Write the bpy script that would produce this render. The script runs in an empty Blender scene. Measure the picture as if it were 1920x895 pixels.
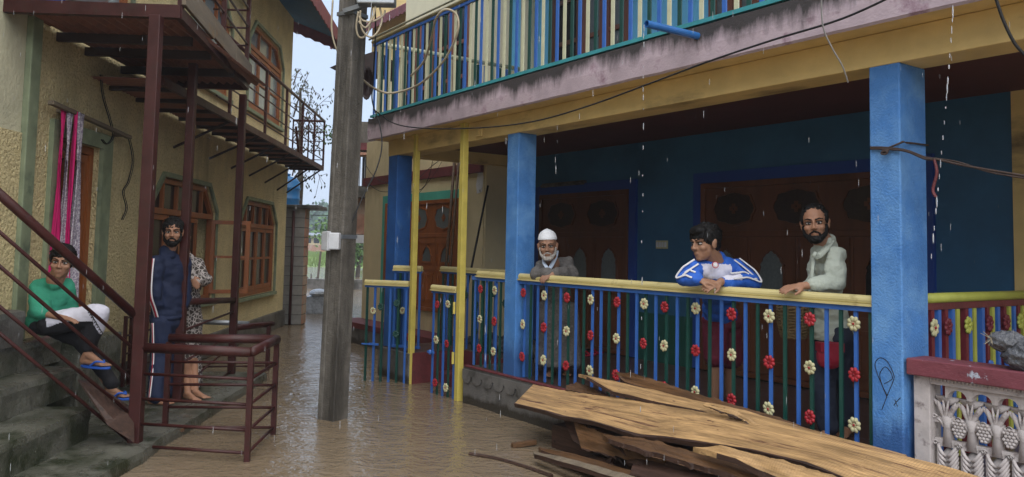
import bpy, bmesh, math, random
from mathutils import Vector, Matrix, Euler, noise as mn
random.seed(7)
R=math.radians
scene=bpy.context.scene; COL=scene.collection

# ---------------------------------------------------------------- camera
F_PX,PX,PY=1500.,960.,367.
PITCH,ROLL,EYE=R(3.8),R(1.17),1.55
fwd=Vector((0,math.cos(PITCH),math.sin(PITCH)))
_r0=Vector((1,0,0)); _u0=_r0.cross(fwd)
rgt=math.cos(ROLL)*_r0+math.sin(ROLL)*_u0
upv=math.cos(ROLL)*_u0-math.sin(ROLL)*_r0
CAM=Vector((0,0,EYE))
cd=bpy.data.cameras.new('camera'); cam=bpy.data.objects.new('camera',cd); COL.objects.link(cam)
cd.sensor_width=36; cd.lens=F_PX/1920*36; cd.shift_y=(PY-447.5)/1920
cd.clip_start=.05; cd.clip_end=3000
m=Matrix((rgt,upv,-fwd)).transposed().to_4x4(); m.translation=CAM; cam.matrix_world=m
scene.camera=cam

# ---------------------------------------------------------------- world, sun, exposure (overcast, rain)
SUN_EL,SUN_AZ=R(58),R(158)
w=bpy.data.worlds.new('World'); scene.world=w; w.use_nodes=True
nt=w.node_tree; nt.nodes.clear()
sky=nt.nodes.new('ShaderNodeTexSky'); sky.sky_type='NISHITA'; sky.sun_disc=False
sky.sun_elevation=SUN_EL; sky.sun_rotation=SUN_AZ; sky.air_density=1.2; sky.dust_density=4.0; sky.ozone_density=1.5
cl=nt.nodes.new('ShaderNodeRGB'); cl.outputs[0].default_value=(4.0,4.8,6.2,1)
mx=nt.nodes.new('ShaderNodeMix'); mx.data_type='RGBA'; mx.inputs[0].default_value=.85
bg=nt.nodes.new('ShaderNodeBackground'); bg.inputs['Strength'].default_value=.050
ow=nt.nodes.new('ShaderNodeOutputWorld')
nt.links.new(sky.outputs[0],mx.inputs[6]); nt.links.new(cl.outputs[0],mx.inputs[7])
nt.links.new(mx.outputs[2],bg.inputs['Color']); nt.links.new(bg.outputs[0],ow.inputs['Surface'])
sl=bpy.data.lights.new('sun','SUN'); sl.energy=1.5; sl.angle=R(95); sl.color=(1,.95,.87)
so=bpy.data.objects.new('sun',sl); COL.objects.link(so)
sd=Vector((math.sin(SUN_AZ)*math.cos(SUN_EL),math.cos(SUN_AZ)*math.cos(SUN_EL),math.sin(SUN_EL)))
so.rotation_euler=sd.to_track_quat('Z','Y').to_euler(); so.location=(0,-5,12)
vs=scene.view_settings; vs.view_transform='Standard'; vs.look='None'; vs.exposure=1.88; vs.gamma=1; vs.use_curve_mapping=False

# ---------------------------------------------------------------- frames
def ray(px,py): return fwd*F_PX+rgt*(px-PX)-upv*(py-PY)
def hitz(px,py,z):
    d=ray(px,py); return CAM+d*((z-EYE)/d.z)
U_=Vector((math.sin(R(-34.886)),math.cos(R(-34.886)),0))
V_=Vector((-U_.y,U_.x,0)); V_=V_ if V_.y>0 else -V_
W0=hitz(1202,767,.36); W0=Vector((W0.x,W0.y,0))
L_=Vector((math.sin(R(-3.0455)),math.cos(R(-3.0455)),0)); N_=Vector((L_.y,-L_.x,0))
LW=hitz(529,610,0)
class Frame:
    def __init__(s,o,ex,ey): s.o=o; s.ex=ex; s.ey=ey; s.rz=math.atan2(ex.y,ex.x)
    def w(s,p): return s.o+s.ex*p[0]+s.ey*p[1]+Vector((0,0,p[2]))
    def l(s,p):
        q=Vector(p)-s.o; return Vector((q@s.ex if False else q.dot(s.ex),q.dot(s.ey),q.z))
FR=Frame(W0,-U_,V_)                 # right house: x = -u along its front (towards camera), y = into the porch
FL=Frame(Vector((LW.x,LW.y,0)),N_,L_)   # left house: x = out from its wall, y = along the wall (away from camera)
FW=Frame(Vector((0,0,0)),Vector((1,0,0)),Vector((0,1,0)))
def on_v(px,py,v):      # pixel -> point on plane y=v of the right frame
    d=ray(px,py); t=(W0-CAM+V_*v).dot(V_)/d.dot(V_); return FR.l(CAM+d*t)
def on_x(px,py,x,fr):
    d=ray(px,py); t=(fr.o-CAM+fr.ex*x).dot(fr.ex)/d.dot(fr.ex); return fr.l(CAM+d*t)
def on_z(px,py,z,fr): return fr.l(hitz(px,py,z))

# ---------------------------------------------------------------- mesh builder
class MB:
    def __init__(s): s.v=[]; s.f=[]; s.m=[]; s.mi=0
    def add(s,vs,fs):
        n=len(s.v); s.v+= [Vector(p) for p in vs]; s.f+=[[i+n for i in f] for f in fs]; s.m+=[s.mi]*len(fs); return s
    def box(s,x0,x1,y0,y1,z0,z1):
        x0,x1=sorted((x0,x1)); y0,y1=sorted((y0,y1)); z0,z1=sorted((z0,z1))
        return s.add([(x0,y0,z0),(x1,y0,z0),(x1,y1,z0),(x0,y1,z0),(x0,y0,z1),(x1,y0,z1),(x1,y1,z1),(x0,y1,z1)],
          [(0,3,2,1),(4,5,6,7),(0,1,5,4),(1,2,6,5),(2,3,7,6),(3,0,4,7)])
    def bar(s,p,q,w,h,up=(0,0,1)):
        p=Vector(p); q=Vector(q); d=(q-p).normalized(); up=Vector(up)
        if abs(d.dot(up))>.98: up=Vector((0,1,0))
        sx=d.cross(up).normalized(); sz=sx.cross(d).normalized()
        r=[]
        for c in (p,q):
            for a,b in ((-1,-1),(1,-1),(1,1),(-1,1)): r.append(c+sx*a*w/2+sz*b*h/2)
        return s.add(r,[(0,1,2,3),(7,6,5,4),(0,4,5,1),(1,5,6,2),(2,6,7,3),(3,7,4,0)])
    def tube(s,path,r,n=8,caps=True):
        path=[Vector(p) for p in path]; k=len(path); rr=r if isinstance(r,(list,tuple)) else [r]*k
        rings=[]; prev=None
        for i,p in enumerate(path):
            d=(path[min(i+1,k-1)]-path[max(i-1,0)]).normalized()
            if prev is None:
                a=Vector((0,0,1)) if abs(d.z)<.9 else Vector((1,0,0)); prev=d.cross(a).normalized()
            sx=(prev-d*prev.dot(d)).normalized(); prev=sx; sy=d.cross(sx)
            rings+= [p+(sx*math.cos(2*math.pi*j/n)+sy*math.sin(2*math.pi*j/n))*rr[i] for j in range(n)]
        fs=[]
        for i in range(k-1):
            for j in range(n):
                fs.append((i*n+j,i*n+(j+1)%n,(i+1)*n+(j+1)%n,(i+1)*n+j))
        if caps: fs.append(tuple(range(n-1,-1,-1))); fs.append(tuple((k-1)*n+j for j in range(n)))
        return s.add(rings,fs)
    def cap(s,p,q,r1,r2,n=12):
        p=Vector(p); q=Vector(q); d=(q-p); L=d.length; d=d.normalized() if L>1e-6 else Vector((0,0,1))
        pts=[];rs=[]
        for a in (85,60,35,12): pts.append(p-d*r1*math.sin(R(a))); rs.append(r1*math.cos(R(a)))
        for a in (12,35,60,85): pts.append(q+d*r2*math.sin(R(a))); rs.append(r2*math.cos(R(a)))
        return s.tube(pts,rs,n)
    def ell(s,c,rad,rot=None,n=14,k=9):
        c=Vector(c); M=rot if rot is not None else Matrix.Identity(3)
        vs=[];fs=[]
        for i in range(k):
            ph=math.pi*(i+.0)/(k-1); 
            for j in range(n):
                th=2*math.pi*j/n
                sp=max(math.sin(ph),.02)
                vs.append(c+M@Vector((rad[0]*sp*math.cos(th),rad[1]*sp*math.sin(th),rad[2]*math.cos(ph))))
        for i in range(k-1):
            for j in range(n): fs.append((i*n+j,(i+1)*n+j,(i+1)*n+(j+1)%n,i*n+(j+1)%n))
        fs.append(tuple(range(n))); fs.append(tuple((k-1)*n+j for j in range(n-1,-1,-1)))
        return s.add(vs,fs)
    def prism(s,pts,ext):
        pts=[Vector(p) for p in pts]; e=Vector(ext); n=len(pts)
        return s.add(pts+[p+e for p in pts],[tuple(range(n-1,-1,-1)),tuple(range(n,2*n))]+[(i,(i+1)%n,(i+1)%n+n,i+n) for i in range(n)])
    def ringprism(s,outer,inner,ext):
        o=[Vector(p) for p in outer]; i_=[Vector(p) for p in inner]; e=Vector(ext); n=len(o)
        vs=o+i_+[p+e for p in o]+[p+e for p in i_]; fs=[]
        for k in range(n):
            j=(k+1)%n
            fs+=[(k,j,j+n,k+n),(k+2*n,k+3*n,j+3*n,j+2*n),(k,k+2*n,j+2*n,j),(k+n,j+n,j+3*n,k+3*n)]
        return s.add(vs,fs)
    def sheet(s,grid,th,nrm=None):   # grid[i][j] of points -> closed slab of thickness th
        a=len(grid); b=len(grid[0]); g=[[Vector(p) for p in r] for r in grid]
        if nrm is None: nrm=(g[-1][0]-g[0][0]).cross(g[0][-1]-g[0][0]).normalized()
        nrm=Vector(nrm); vs=[p for r in g for p in r]+[p-nrm*th for r in g for p in r]; N=a*b; fs=[]
        for i in range(a-1):
            for j in range(b-1):
                q=(i*b+j,(i+1)*b+j,(i+1)*b+j+1,i*b+j+1); fs+=[q,tuple(x+N for x in reversed(q))]
        for i in range(a-1):
            fs.append((i*b,i*b+N,(i+1)*b+N,(i+1)*b)); fs.append((i*b+b-1,(i+1)*b+b-1,(i+1)*b+b-1+N,i*b+b-1+N))
        for j in range(b-1):
            fs.append((j,j+1,j+1+N,j+N)); k=(a-1)*b+j; fs.append((k,k+N,k+1+N,k+1))
        return s.add(vs,fs)
    def mesh(s,name,off=(0,0,0),smooth=False):
        off=Vector(off); me=bpy.data.meshes.new(name); me.from_pydata([tuple(p-off) for p in s.v],[],s.f)
        me.polygons.foreach_set('material_index',s.m)
        bm=bmesh.new(); bm.from_mesh(me); bmesh.ops.recalc_face_normals(bm,faces=bm.faces); bm.to_mesh(me); bm.free()
        if smooth: me.polygons.foreach_set('use_smooth',[True]*len(me.polygons))
        me.update(); return me

def smooth_path(p,n=6):
    p=[Vector(q) for q in p]; out=[]
    for i in range(len(p)-1):
        a=p[max(i-1,0)];b=p[i];c=p[i+1];d=p[min(i+2,len(p)-1)]
        for k in range(n):
            t=k/n; out.append(.5*((2*b)+(c-a)*t+(2*a-5*b+4*c-d)*t*t+(3*b-a-3*c+d)*t**3))
    out.append(p[-1]); return out

BASE={}
def thing(name,label,cat,fr,base,group=None,kind=None):
    o=bpy.data.objects.new(name,None); COL.objects.link(o); o.empty_display_size=.1
    o.location=fr.w(base); o.rotation_euler=(0,0,fr.rz); BASE[o]=(fr,Vector(base))
    if kind: o['kind']=kind
    else: o['label']=label; o['category']=cat
    if kind and label: o['label']=label
    if group: o['group']=group
    return o
def setmats(me,mats):
    for x in (mats if isinstance(mats,(list,tuple)) else [mats]): me.materials.append(x)
def bevel(o,wd,seg=2):
    b=o.modifiers.new('bevel','BEVEL'); b.width=wd; b.segments=seg; b.limit_method='ANGLE'; b.angle_limit=R(40)
def part(name,mb,mats,parent,smooth=False,bev=0,label=None,kind=None):
    fr,base=BASE[parent]; me=mb.mesh(name,base,smooth) ; setmats(me,mats)
    o=bpy.data.objects.new(name,me); COL.objects.link(o); o.parent=parent; BASE[o]=(fr,base)
    if bev: bevel(o,bev)
    if label: o['label']=label
    if kind: o['kind']=kind
    return o
def inst(name,me,parent,loc=(0,0,0),rz=0,scale=None,label=None):   # shared mesh; loc in the frame's coordinates
    fr,base=BASE[parent]; o=bpy.data.objects.new(name,me); COL.objects.link(o); o.parent=parent
    o.location=Vector(loc)-base; o.rotation_euler=(0,0,rz)
    if scale: o.scale=scale
    if label: o['label']=label
    BASE[o]=(fr,base); return o
def solo(name,mb,mats,fr,label=None,cat=None,group=None,kind=None,smooth=False,bev=0):
    xs=[p.x for p in mb.v]; ys=[p.y for p in mb.v]; zs=[p.z for p in mb.v]
    base=Vector(((min(xs)+max(xs))/2,(min(ys)+max(ys))/2,min(zs)))
    me=mb.mesh(name,base,smooth); setmats(me,mats)
    o=bpy.data.objects.new(name,me); COL.objects.link(o); o.location=fr.w(base); o.rotation_euler=(0,0,fr.rz)
    BASE[o]=(fr,base)
    if label: o['label']=label
    if cat: o['category']=cat
    if group: o['group']=group
    if kind: o['kind']=kind
    if bev: bevel(o,bev)
    return o

# ---------------------------------------------------------------- materials
def _n(nt,t,**k):
    n=nt.nodes.new(t)
    for a,b in k.items(): setattr(n,a,b)
    return n
def mat(name,col,rough=.7,var=.25,scale=6,bump=.3,bscale=60,bdist=.004,metal=0,spec=.4,col2=None,c2scale=2.5,c2lo=.5,c2hi=.62,stretch=(1,1,1),c2stretch=(1,1,1),trans=0,zdirt=None,speck=None):
    """noise-mottled paint/plaster; col2 = patches of a second colour; zdirt=(z0,z1,colour) stain between two heights"""
    M=bpy.data.materials.new(name); M.use_nodes=True; nt=M.node_tree; b=nt.nodes['Principled BSDF']
    lk=nt.links.new
    tc=_n(nt,'ShaderNodeTexCoord'); geo=_n(nt,'ShaderNodeNewGeometry')
    def mapped(st):
        mp=_n(nt,'ShaderNodeMapping'); mp.inputs['Scale'].default_value=st; lk(tc.outputs['Object'],mp.inputs['Vector']); return mp.outputs[0]
    def noi(sc,st=(1,1,1),det=5,ro=.6):
        n=_n(nt,'ShaderNodeTexNoise'); n.inputs['Scale'].default_value=sc; n.inputs['Detail'].default_value=det; n.inputs['Roughness'].default_value=ro
        lk(mapped(st),n.inputs['Vector']); return n.outputs['Fac']
    def mixc(f,a,c,mode='MIX'):
        x=_n(nt,'ShaderNodeMix',data_type='RGBA',blend_type=mode)
        for s_,v_ in ((0,f),(6,a),(7,c)):
            if hasattr(v_,'links') or isinstance(v_,bpy.types.NodeSocket): lk(v_,x.inputs[s_])
            elif s_==0: x.inputs[0].default_value=v_
            else: x.inputs[s_].default_value=(*v_[:3],1)
        return x.outputs[2]
    def ramp(f,lo,hi):
        r=_n(nt,'ShaderNodeMapRange'); r.inputs[1].default_value=lo; r.inputs[2].default_value=hi; lk(f,r.inputs[0]); return r.outputs[0]
    n1=noi(scale,stretch)
    dark=tuple(c*(1-var) for c in col); lite=tuple(min(1,c*(1+var)) for c in col)
    c=mixc(ramp(n1,.3,.7),dark,lite)
    if col2 is not None:
        c=mixc(ramp(noi(c2scale,c2stretch,7,.65),c2lo,c2hi),c,col2)
    if speck:
        c=mixc(ramp(noi(speck[0],(1,1,1),3,.6),speck[2],speck[3]),c,speck[1])
    if zdirt:
        z0,z1,dc=zdirt[:3]
        sp=_n(nt,'ShaderNodeSeparateXYZ'); lk(geo.outputs['Position'],sp.inputs[0])
        r=_n(nt,'ShaderNodeMapRange'); r.inputs[1].default_value=z0; r.inputs[2].default_value=z1; lk(sp.outputs[2],r.inputs[0])
        a=_n(nt,'ShaderNodeMath',operation='ADD'); lk(r.outputs[0],a.inputs[0]); lk(noi(zdirt[3] if len(zdirt)>3 else 5,(1,1,.25),8,.7),a.inputs[1])
        c=mixc(ramp(a.outputs[0],zdirt[4] if len(zdirt)>4 else .95,(zdirt[4] if len(zdirt)>4 else .95)+.22),c,dc)
    lk(c,b.inputs['Base Color'])
    b.inputs['Roughness'].default_value=rough; b.inputs['Metallic'].default_value=metal; b.inputs['Specular IOR Level'].default_value=spec
    if rough<.6:
        rr=_n(nt,'ShaderNodeMapRange'); rr.inputs[3].default_value=max(.05,rough-.15); rr.inputs[4].default_value=min(1,rough+.25); lk(n1,rr.inputs[0]); lk(rr.outputs[0],b.inputs['Roughness'])
    if trans: b.inputs['Transmission Weight'].default_value=trans
    if bump:
        bp=_n(nt,'ShaderNodeBump'); bp.inputs['Strength'].default_value=bump; bp.inputs['Distance'].default_value=bdist
        lk(noi(bscale,stretch,4,.6),bp.inputs['Height']); lk(bp.outputs[0],b.inputs['Normal'])
    return M
M={}
M['plaster']=mat('rough_cream_plaster',(.74,.62,.34),.85,.14,3,1.0,34,.07,speck=(40,(.50,.40,.20),.50,.68),col2=(.22,.17,.08),c2scale=1.3,c2lo=.6,c2hi=.8,c2stretch=(1,1,.22))  # dark specks paint in the shade of the roughcast pits
M['plaster_smooth']=mat('smooth_grey_cream_plaster',(.42,.40,.28),.8,.2,2,.5,30,.02)
M['green_trim']=mat('faded_green_trim',(.19,.225,.14),.75,.25,5,.4,40,.008,col2=(.05,.08,.055),c2scale=4,c2lo=.55,c2hi=.75)
M['maroon_metal']=mat('maroon_painted_steel',(.042,.011,.010),.38,.3,8,.4,60,.003,spec=.3,col2=(.035,.016,.012),c2scale=12,c2lo=.55,c2hi=.7)
M['maroon']=mat('maroon_paint',(.13,.028,.032),.6,.25,6,.5,50,.006,col2=(.06,.02,.02),c2scale=5,c2lo=.5,c2hi=.8)
M['maroon_ceiling']=mat('dull_maroon_ceiling',(.10,.028,.022),.8,.12,3,.2,50,.003)
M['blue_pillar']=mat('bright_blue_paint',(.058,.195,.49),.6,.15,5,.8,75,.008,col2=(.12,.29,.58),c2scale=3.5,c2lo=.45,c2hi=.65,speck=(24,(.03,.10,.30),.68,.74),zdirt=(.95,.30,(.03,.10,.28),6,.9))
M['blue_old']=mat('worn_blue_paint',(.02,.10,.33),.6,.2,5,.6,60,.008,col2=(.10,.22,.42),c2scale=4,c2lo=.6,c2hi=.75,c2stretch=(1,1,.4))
M['blue_bar']=mat('glossy_blue_rail_paint',(.035,.125,.42),.35,.1,10,.15,80,.002,spec=.5)
M['green_bar']=mat('dark_green_rail_paint',(.008,.055,.045),.35,.15,10,.15,80,.002,spec=.5)
M['cream_bar']=mat('cream_rail_paint',(.50,.50,.34),.45,.12,10,.15,80,.002)
M['lime_bar']=mat('lime_yellow_rail_paint',(.36,.38,.07),.45,.12,10,.15,80,.002)
M['maroon_bar']=mat('maroon_rail_paint',(.13,.015,.025),.45,.12,10,.15,80,.002)
M['teal_strip']=mat('teal_paint',(.04,.25,.28),.5,.15,10,.2,60,.002)
M['handrail']=mat('pale_yellow_handrail_paint',(.56,.48,.22),.32,.12,7,.2,50,.002,spec=.5,col2=(.30,.24,.10),c2scale=9,c2lo=.6,c2hi=.75,stretch=(.4,1,1))
M['yellow_post']=mat('yellow_post_paint',(.55,.45,.10),.4,.14,7,.2,50,.002,col2=(.3,.2,.06),c2scale=14,c2lo=.66,c2hi=.75)
M['porch_wall']=mat('deep_blue_wall_paint',(.026,.11,.215),.6,.2,1.6,.4,60,.003,zdirt=(.9,.86,(.012,.07,.055),40,1.0))
M['wall_frame']=mat('navy_blue_frame_paint',(.012,.05,.24),.5,.1,3,.2,60,.003)
M['ochre']=mat('ochre_beam_paint',(.66,.49,.20),.6,.13,3,.3,60,.004,col2=(.18,.13,.06),c2scale=1.8,c2lo=.56,c2hi=.75,c2stretch=(.5,1,1.5))
M['wing']=mat('cream_yellow_wall_paint',(.60,.51,.31),.75,.1,2,.25,50,.004,col2=(.27,.21,.12),c2scale=1.2,c2lo=.55,c2hi=.8,c2stretch=(1,1,.3))
M['pink']=mat('lilac_pink_slab_paint',(.42,.335,.37),.7,.16,5,.5,60,.006,col2=(.22,.13,.17),c2scale=5,c2lo=.56,c2hi=.70,zdirt=(2.60,3.12,(.040,.034,.034),3.0,1.13))
M['teal']=mat('mint_teal_trim',(.07,.36,.28),.6,.14,4,.2,50,.003)
M['door_wood']=mat('varnished_orange_brown_wood',(.24,.075,.020),.45,.3,5,.25,30,.003,stretch=(1,1,.15),spec=.4)
M['door_dark']=mat('dark_carved_wood',(.105,.040,.020),.45,.3,5,.3,30,.003,stretch=(1,1,.15),spec=.3)
M['brown_window']=mat('red_brown_window_wood',(.17,.06,.035),.5,.25,5,.25,30,.003,stretch=(1,1,.2))
M['glass']=mat('dark_window_glass',(.010,.011,.012),.12,.3,3,.05,5,.004,spec=.3)
M['glass_grey']=mat('frosted_grey_glass',(.10,.12,.125),.35,.2,40,.3,150,.002,spec=.5)
M['glass_brown']=mat('dull_brown_glass',(.030,.018,.013),.3,.3,30,.2,60,.002,spec=.3)
M['glass_sky']=mat('sky_tinted_glass',(.25,.33,.40),.05,.15,3,.05,5,.004,spec=1.0,metal=.5)  # pale blue base colour paints in part of the sky's reflection
M['dark']=mat('interior_shade_black',(.012,.010,.010),.9,.2,3,0)  # near-black colour carries the shade inside rooms and openings
M['concrete']=mat('wet_dark_concrete',(.11,.105,.10),.42,.3,4,.7,45,.010,col2=(.035,.034,.028),c2scale=3,c2lo=.45,c2hi=.65,spec=.45)
M['pole']=mat('weathered_pole_concrete',(.12,.11,.095),.7,.25,14,.8,60,.010,col2=(.04,.036,.030),c2scale=5,c2lo=.42,c2hi=.62,c2stretch=(1,1,.15))
M['step']=mat('mossy_wet_step_concrete',(.115,.115,.095),.25,.35,5,.8,50,.012,speck=(70,(.24,.24,.22),.66,.72),col2=(.022,.028,.014),c2scale=2.6,c2lo=.45,c2hi=.62,spec=.5)  # pale specks paint wet highlights into the colour; dark green patches are moss
M['plinth']=mat('grey_cement_render',(.13,.125,.12),.6,.2,5,.6,50,.010,col2=(.05,.048,.045),c2scale=4,c2lo=.48,c2hi=.65,zdirt=(.18,.0,(.04,.035,.028),6,.95))
M['floor']=mat('maroon_grey_porch_floor',(.075,.048,.045),.30,.2,2,.2,30,.004)
M['tin_dark']=mat('rusty_brown_tin',(.24,.11,.08),.5,.3,5,.3,40,.004,metal=.2,col2=(.09,.04,.025),c2scale=5,c2lo=.55,c2hi=.75)
M['old_plank']=mat('weathered_grey_plank',(.15,.12,.085),.75,.3,4,.6,30,.008,stretch=(3,.3,3),col2=(.20,.12,.05),c2scale=2,c2lo=.6,c2hi=.7)
M['steel']=mat('galvanised_steel',(.30,.32,.34),.35,.15,12,.2,50,.002,metal=.8)
M['black']=mat('black_rubber_cable',(.012,.012,.013),.5,.2,20,0)
M['grey_wire']=mat('pale_grey_cable',(.36,.37,.38),.5,.1,20,0)
M['beige_cable']=mat('beige_cable_sheath',(.36,.31,.22),.45,.15,20,0)
M['white_plastic']=mat('pale_grey_plastic_box',(.52,.54,.57),.4,.12,8,.15,40,.002,col2=(.20,.17,.15),c2scale=10,c2lo=.6,c2hi=.72)
M['blue_pipe']=mat('blue_pvc_pipe',(.02,.12,.36),.3,.1,8,.1,40,.002,spec=.6)
M['tank']=mat('blue_tank_plastic',(.03,.16,.38),.4,.1,6,.1,30,.003)
M['carved']=mat('pale_lilac_carved_concrete',(.46,.42,.41),.75,.15,12,.4,90,.003,col2=(.13,.10,.10),c2scale=16,c2lo=.55,c2hi=.72)
M['cap']=mat('chipped_maroon_cap_paint',(.17,.045,.06),.6,.2,9,.6,60,.006,col2=(.38,.42,.50),c2scale=15,c2lo=.62,c2hi=.66,stretch=(.6,1,1))
M['red_flower']=mat('red_flower_paint',(.30,.010,.018),.45,.2,20,.2,90,.002,spec=.5)
M['cream_flower']=mat('cream_flower_paint',(.46,.44,.26),.5,.15,20,.3,90,.002,col2=(.35,.30,.18),c2scale=30,c2lo=.6,c2hi=.7)
M['block']=mat('grey_cinder_block',(.20,.195,.185),.8,.2,6,.6,60,.008)
M['mortar']=mat('dark_mortar',(.07,.066,.06),.9,.2,6,.3,60,.008)
M['leaf']=mat('leaf_green',(.06,.12,.03),.6,.4,3,0)
M['leaf_far']=mat('far_tree_green',(.035,.085,.045),.8,.4,.5,0)
M['leaf_dark']=mat('drooping_dark_leaf',(.05,.06,.045),.6,.3,3,0)
M['bark']=mat('tree_bark',(.07,.055,.045),.85,.3,8,.5,40,.01)
M['grass']=mat('flood_meadow_grass',(.12,.18,.05),.8,.35,.6,0)
M['brick']=mat('faded_red_brick',(.30,.16,.11),.85,.3,5,.3,30,.01,col2=(.34,.28,.22),c2scale=1.5)
M['grey_wall']=mat('far_grey_wall',(.16,.18,.21),.8,.2,1,.2,10,.01)
M['tarp_blue']=mat('blue_tarpaulin',(.02,.10,.42),.35,.2,5,.6,12,.03,spec=.5)
M['plastic_clear']=mat('pale_plastic_sheet',(.36,.40,.46),.25,.25,8,.8,14,.03,spec=.6)
M['bag']=mat('crumpled_grey_plastic_bag',(.11,.115,.13),.25,.4,12,1.0,30,.03,spec=.6)
M['pink_cloth']=mat('magenta_cloth',(.55,.012,.14),.85,.12,8,.3,60,.004)
M['wicker']=mat('wicker',(.16,.11,.05),.7,.3,40,.8,120,.006)
M['rubbish']=mat('wet_rubbish',(.17,.17,.18),.6,.6,9,.6,20,.02,col2=(.04,.035,.03),c2scale=7,c2lo=.45,c2hi=.55)
M['rope']=mat('dark_old_cable',(.05,.032,.026),.7,.3,30,.4,90,.002)
M['dark_metal']=mat('dark_bracket_steel',(.03,.018,.018),.5,.3,8,.2,40,.003)
M['drop']=mat('water_drop',(.75,.78,.82),.05,0,3,0,spec=.8)
M['drop'].node_tree.nodes['Principled BSDF'].inputs['Transmission Weight'].default_value=.7

def lace(name,c1,c2,scale):
    Mx=mat(name,c1,.85,.1,8,.3,80,.003); nt=Mx.node_tree; b=nt.nodes['Principled BSDF']
    src=b.inputs['Base Color'].links[0].from_socket
    v=_n(nt,'ShaderNodeTexVoronoi',feature='DISTANCE_TO_EDGE'); v.inputs['Scale'].default_value=scale
    tc=_n(nt,'ShaderNodeTexCoord'); nt.links.new(tc.outputs['Object'],v.inputs['Vector'])
    r=_n(nt,'ShaderNodeMapRange'); r.inputs[1].default_value=.05; r.inputs[2].default_value=.12; nt.links.new(v.outputs['Distance'],r.inputs[0])
    x=_n(nt,'ShaderNodeMix',data_type='RGBA'); nt.links.new(r.outputs[0],x.inputs[0]); nt.links.new(src,x.inputs[6]); x.inputs[7].default_value=(*c2,1)
    nt.links.new(x.outputs[2],b.inputs['Base Color']); return Mx
M['lace']=lace('patterned_white_cloth',(.50,.46,.50),(.26,.22,.28),32)
M['shawl']=lace('dark_floral_cloth',(.42,.38,.36),(.055,.045,.04),26)

def wood_mat(name,col,dark,saw=1.0):
    Mx=bpy.data.materials.new(name); Mx.use_nodes=True; nt=Mx.node_tree; b=nt.nodes['Principled BSDF']; lk=nt.links.new
    tc=_n(nt,'ShaderNodeTexCoord')
    def noi(sc,st,det=6,ro=.6):
        mp=_n(nt,'ShaderNodeMapping'); mp.inputs['Scale'].default_value=st; lk(tc.outputs['Object'],mp.inputs['Vector'])
        n=_n(nt,'ShaderNodeTexNoise'); n.inputs['Scale'].default_value=sc; n.inputs['Detail'].default_value=det; n.inputs['Roughness'].default_value=ro; n.inputs['Distortion'].default_value=.3
        lk(mp.outputs[0],n.inputs['Vector']); return n.outputs['Fac']
    def mr(f,a,c,lo=0,hi=1):
        r=_n(nt,'ShaderNodeMapRange'); r.inputs[1].default_value=a; r.inputs[2].default_value=c; r.inputs[3].default_value=lo; r.inputs[4].default_value=hi; lk(f,r.inputs[0]); return r.outputs[0]
    def mix(f,a,c):
        x=_n(nt,'ShaderNodeMix',data_type='RGBA'); lk(f,x.inputs[0])
        for i,v in ((6,a),(7,c)):
            if isinstance(v,tuple): x.inputs[i].default_value=(*v,1)
            else: lk(v,x.inputs[i])
        return x.outputs[2]
    g=noi(5,(.35,4,4),9,.72)
    c=mix(mr(g,.36,.62),tuple(k*.50 for k in col),tuple(min(1,k*1.3) for k in col))
    c=mix(mr(noi(14,(.25,5,5),6,.7),.50,.72),c,tuple(k*.42 for k in col))
    c=mix(mr(noi(3,(.25,6,6),10,.78),.545,.62),c,dark)
    c=mix(mr(noi(26,(.8,1.2,1.2),3,.5),.70,.73),c,dark)
    c=mix(mr(noi(1.6,(.5,1.6,1.6),6,.7),.58,.72),c,tuple(.5*a+.5*d for a,d in zip(col,dark)))
    wv=_n(nt,'ShaderNodeTexWave',wave_type='BANDS',bands_direction='X'); wv.inputs['Scale'].default_value=19; wv.inputs['Distortion'].default_value=.7; wv.inputs['Detail'].default_value=3; wv.inputs['Detail Scale'].default_value=2
    lk(tc.outputs['Object'],wv.inputs['Vector'])
    sm=_n(nt,'ShaderNodeMath',operation='MULTIPLY'); lk(mr(wv.outputs['Fac'],.0,.30,.38*saw,0),sm.inputs[0]); lk(mr(noi(2.2,(1,2,2)),.35,.6),sm.inputs[1])
    c=mix(sm.outputs[0],c,tuple(k*.35 for k in col))
    lk(c,b.inputs['Base Color']); b.inputs['Roughness'].default_value=.5; b.inputs['Specular IOR Level'].default_value=.35
    bp=_n(nt,'ShaderNodeBump'); bp.inputs['Strength'].default_value=.8; bp.inputs['Distance'].default_value=.006
    ad=_n(nt,'ShaderNodeMath',operation='ADD'); lk(g,ad.inputs[0]); lk(mr(wv.outputs['Fac'],0,1,0,.06*saw),ad.inputs[1]); lk(ad.outputs[0],bp.inputs['Height']); lk(bp.outputs[0],b.inputs['Normal'])
    return Mx
M['wood_fresh']=wood_mat('fresh_sawn_wood',(.44,.275,.125),(.085,.035,.025))
M['wood_brown']=wood_mat('wet_brown_wood',(.12,.062,.028),(.04,.018,.01),.6)
M['wood_dark']=wood_mat('dark_wet_bark_wood',(.055,.030,.022),(.012,.008,.007),.2)

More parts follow.
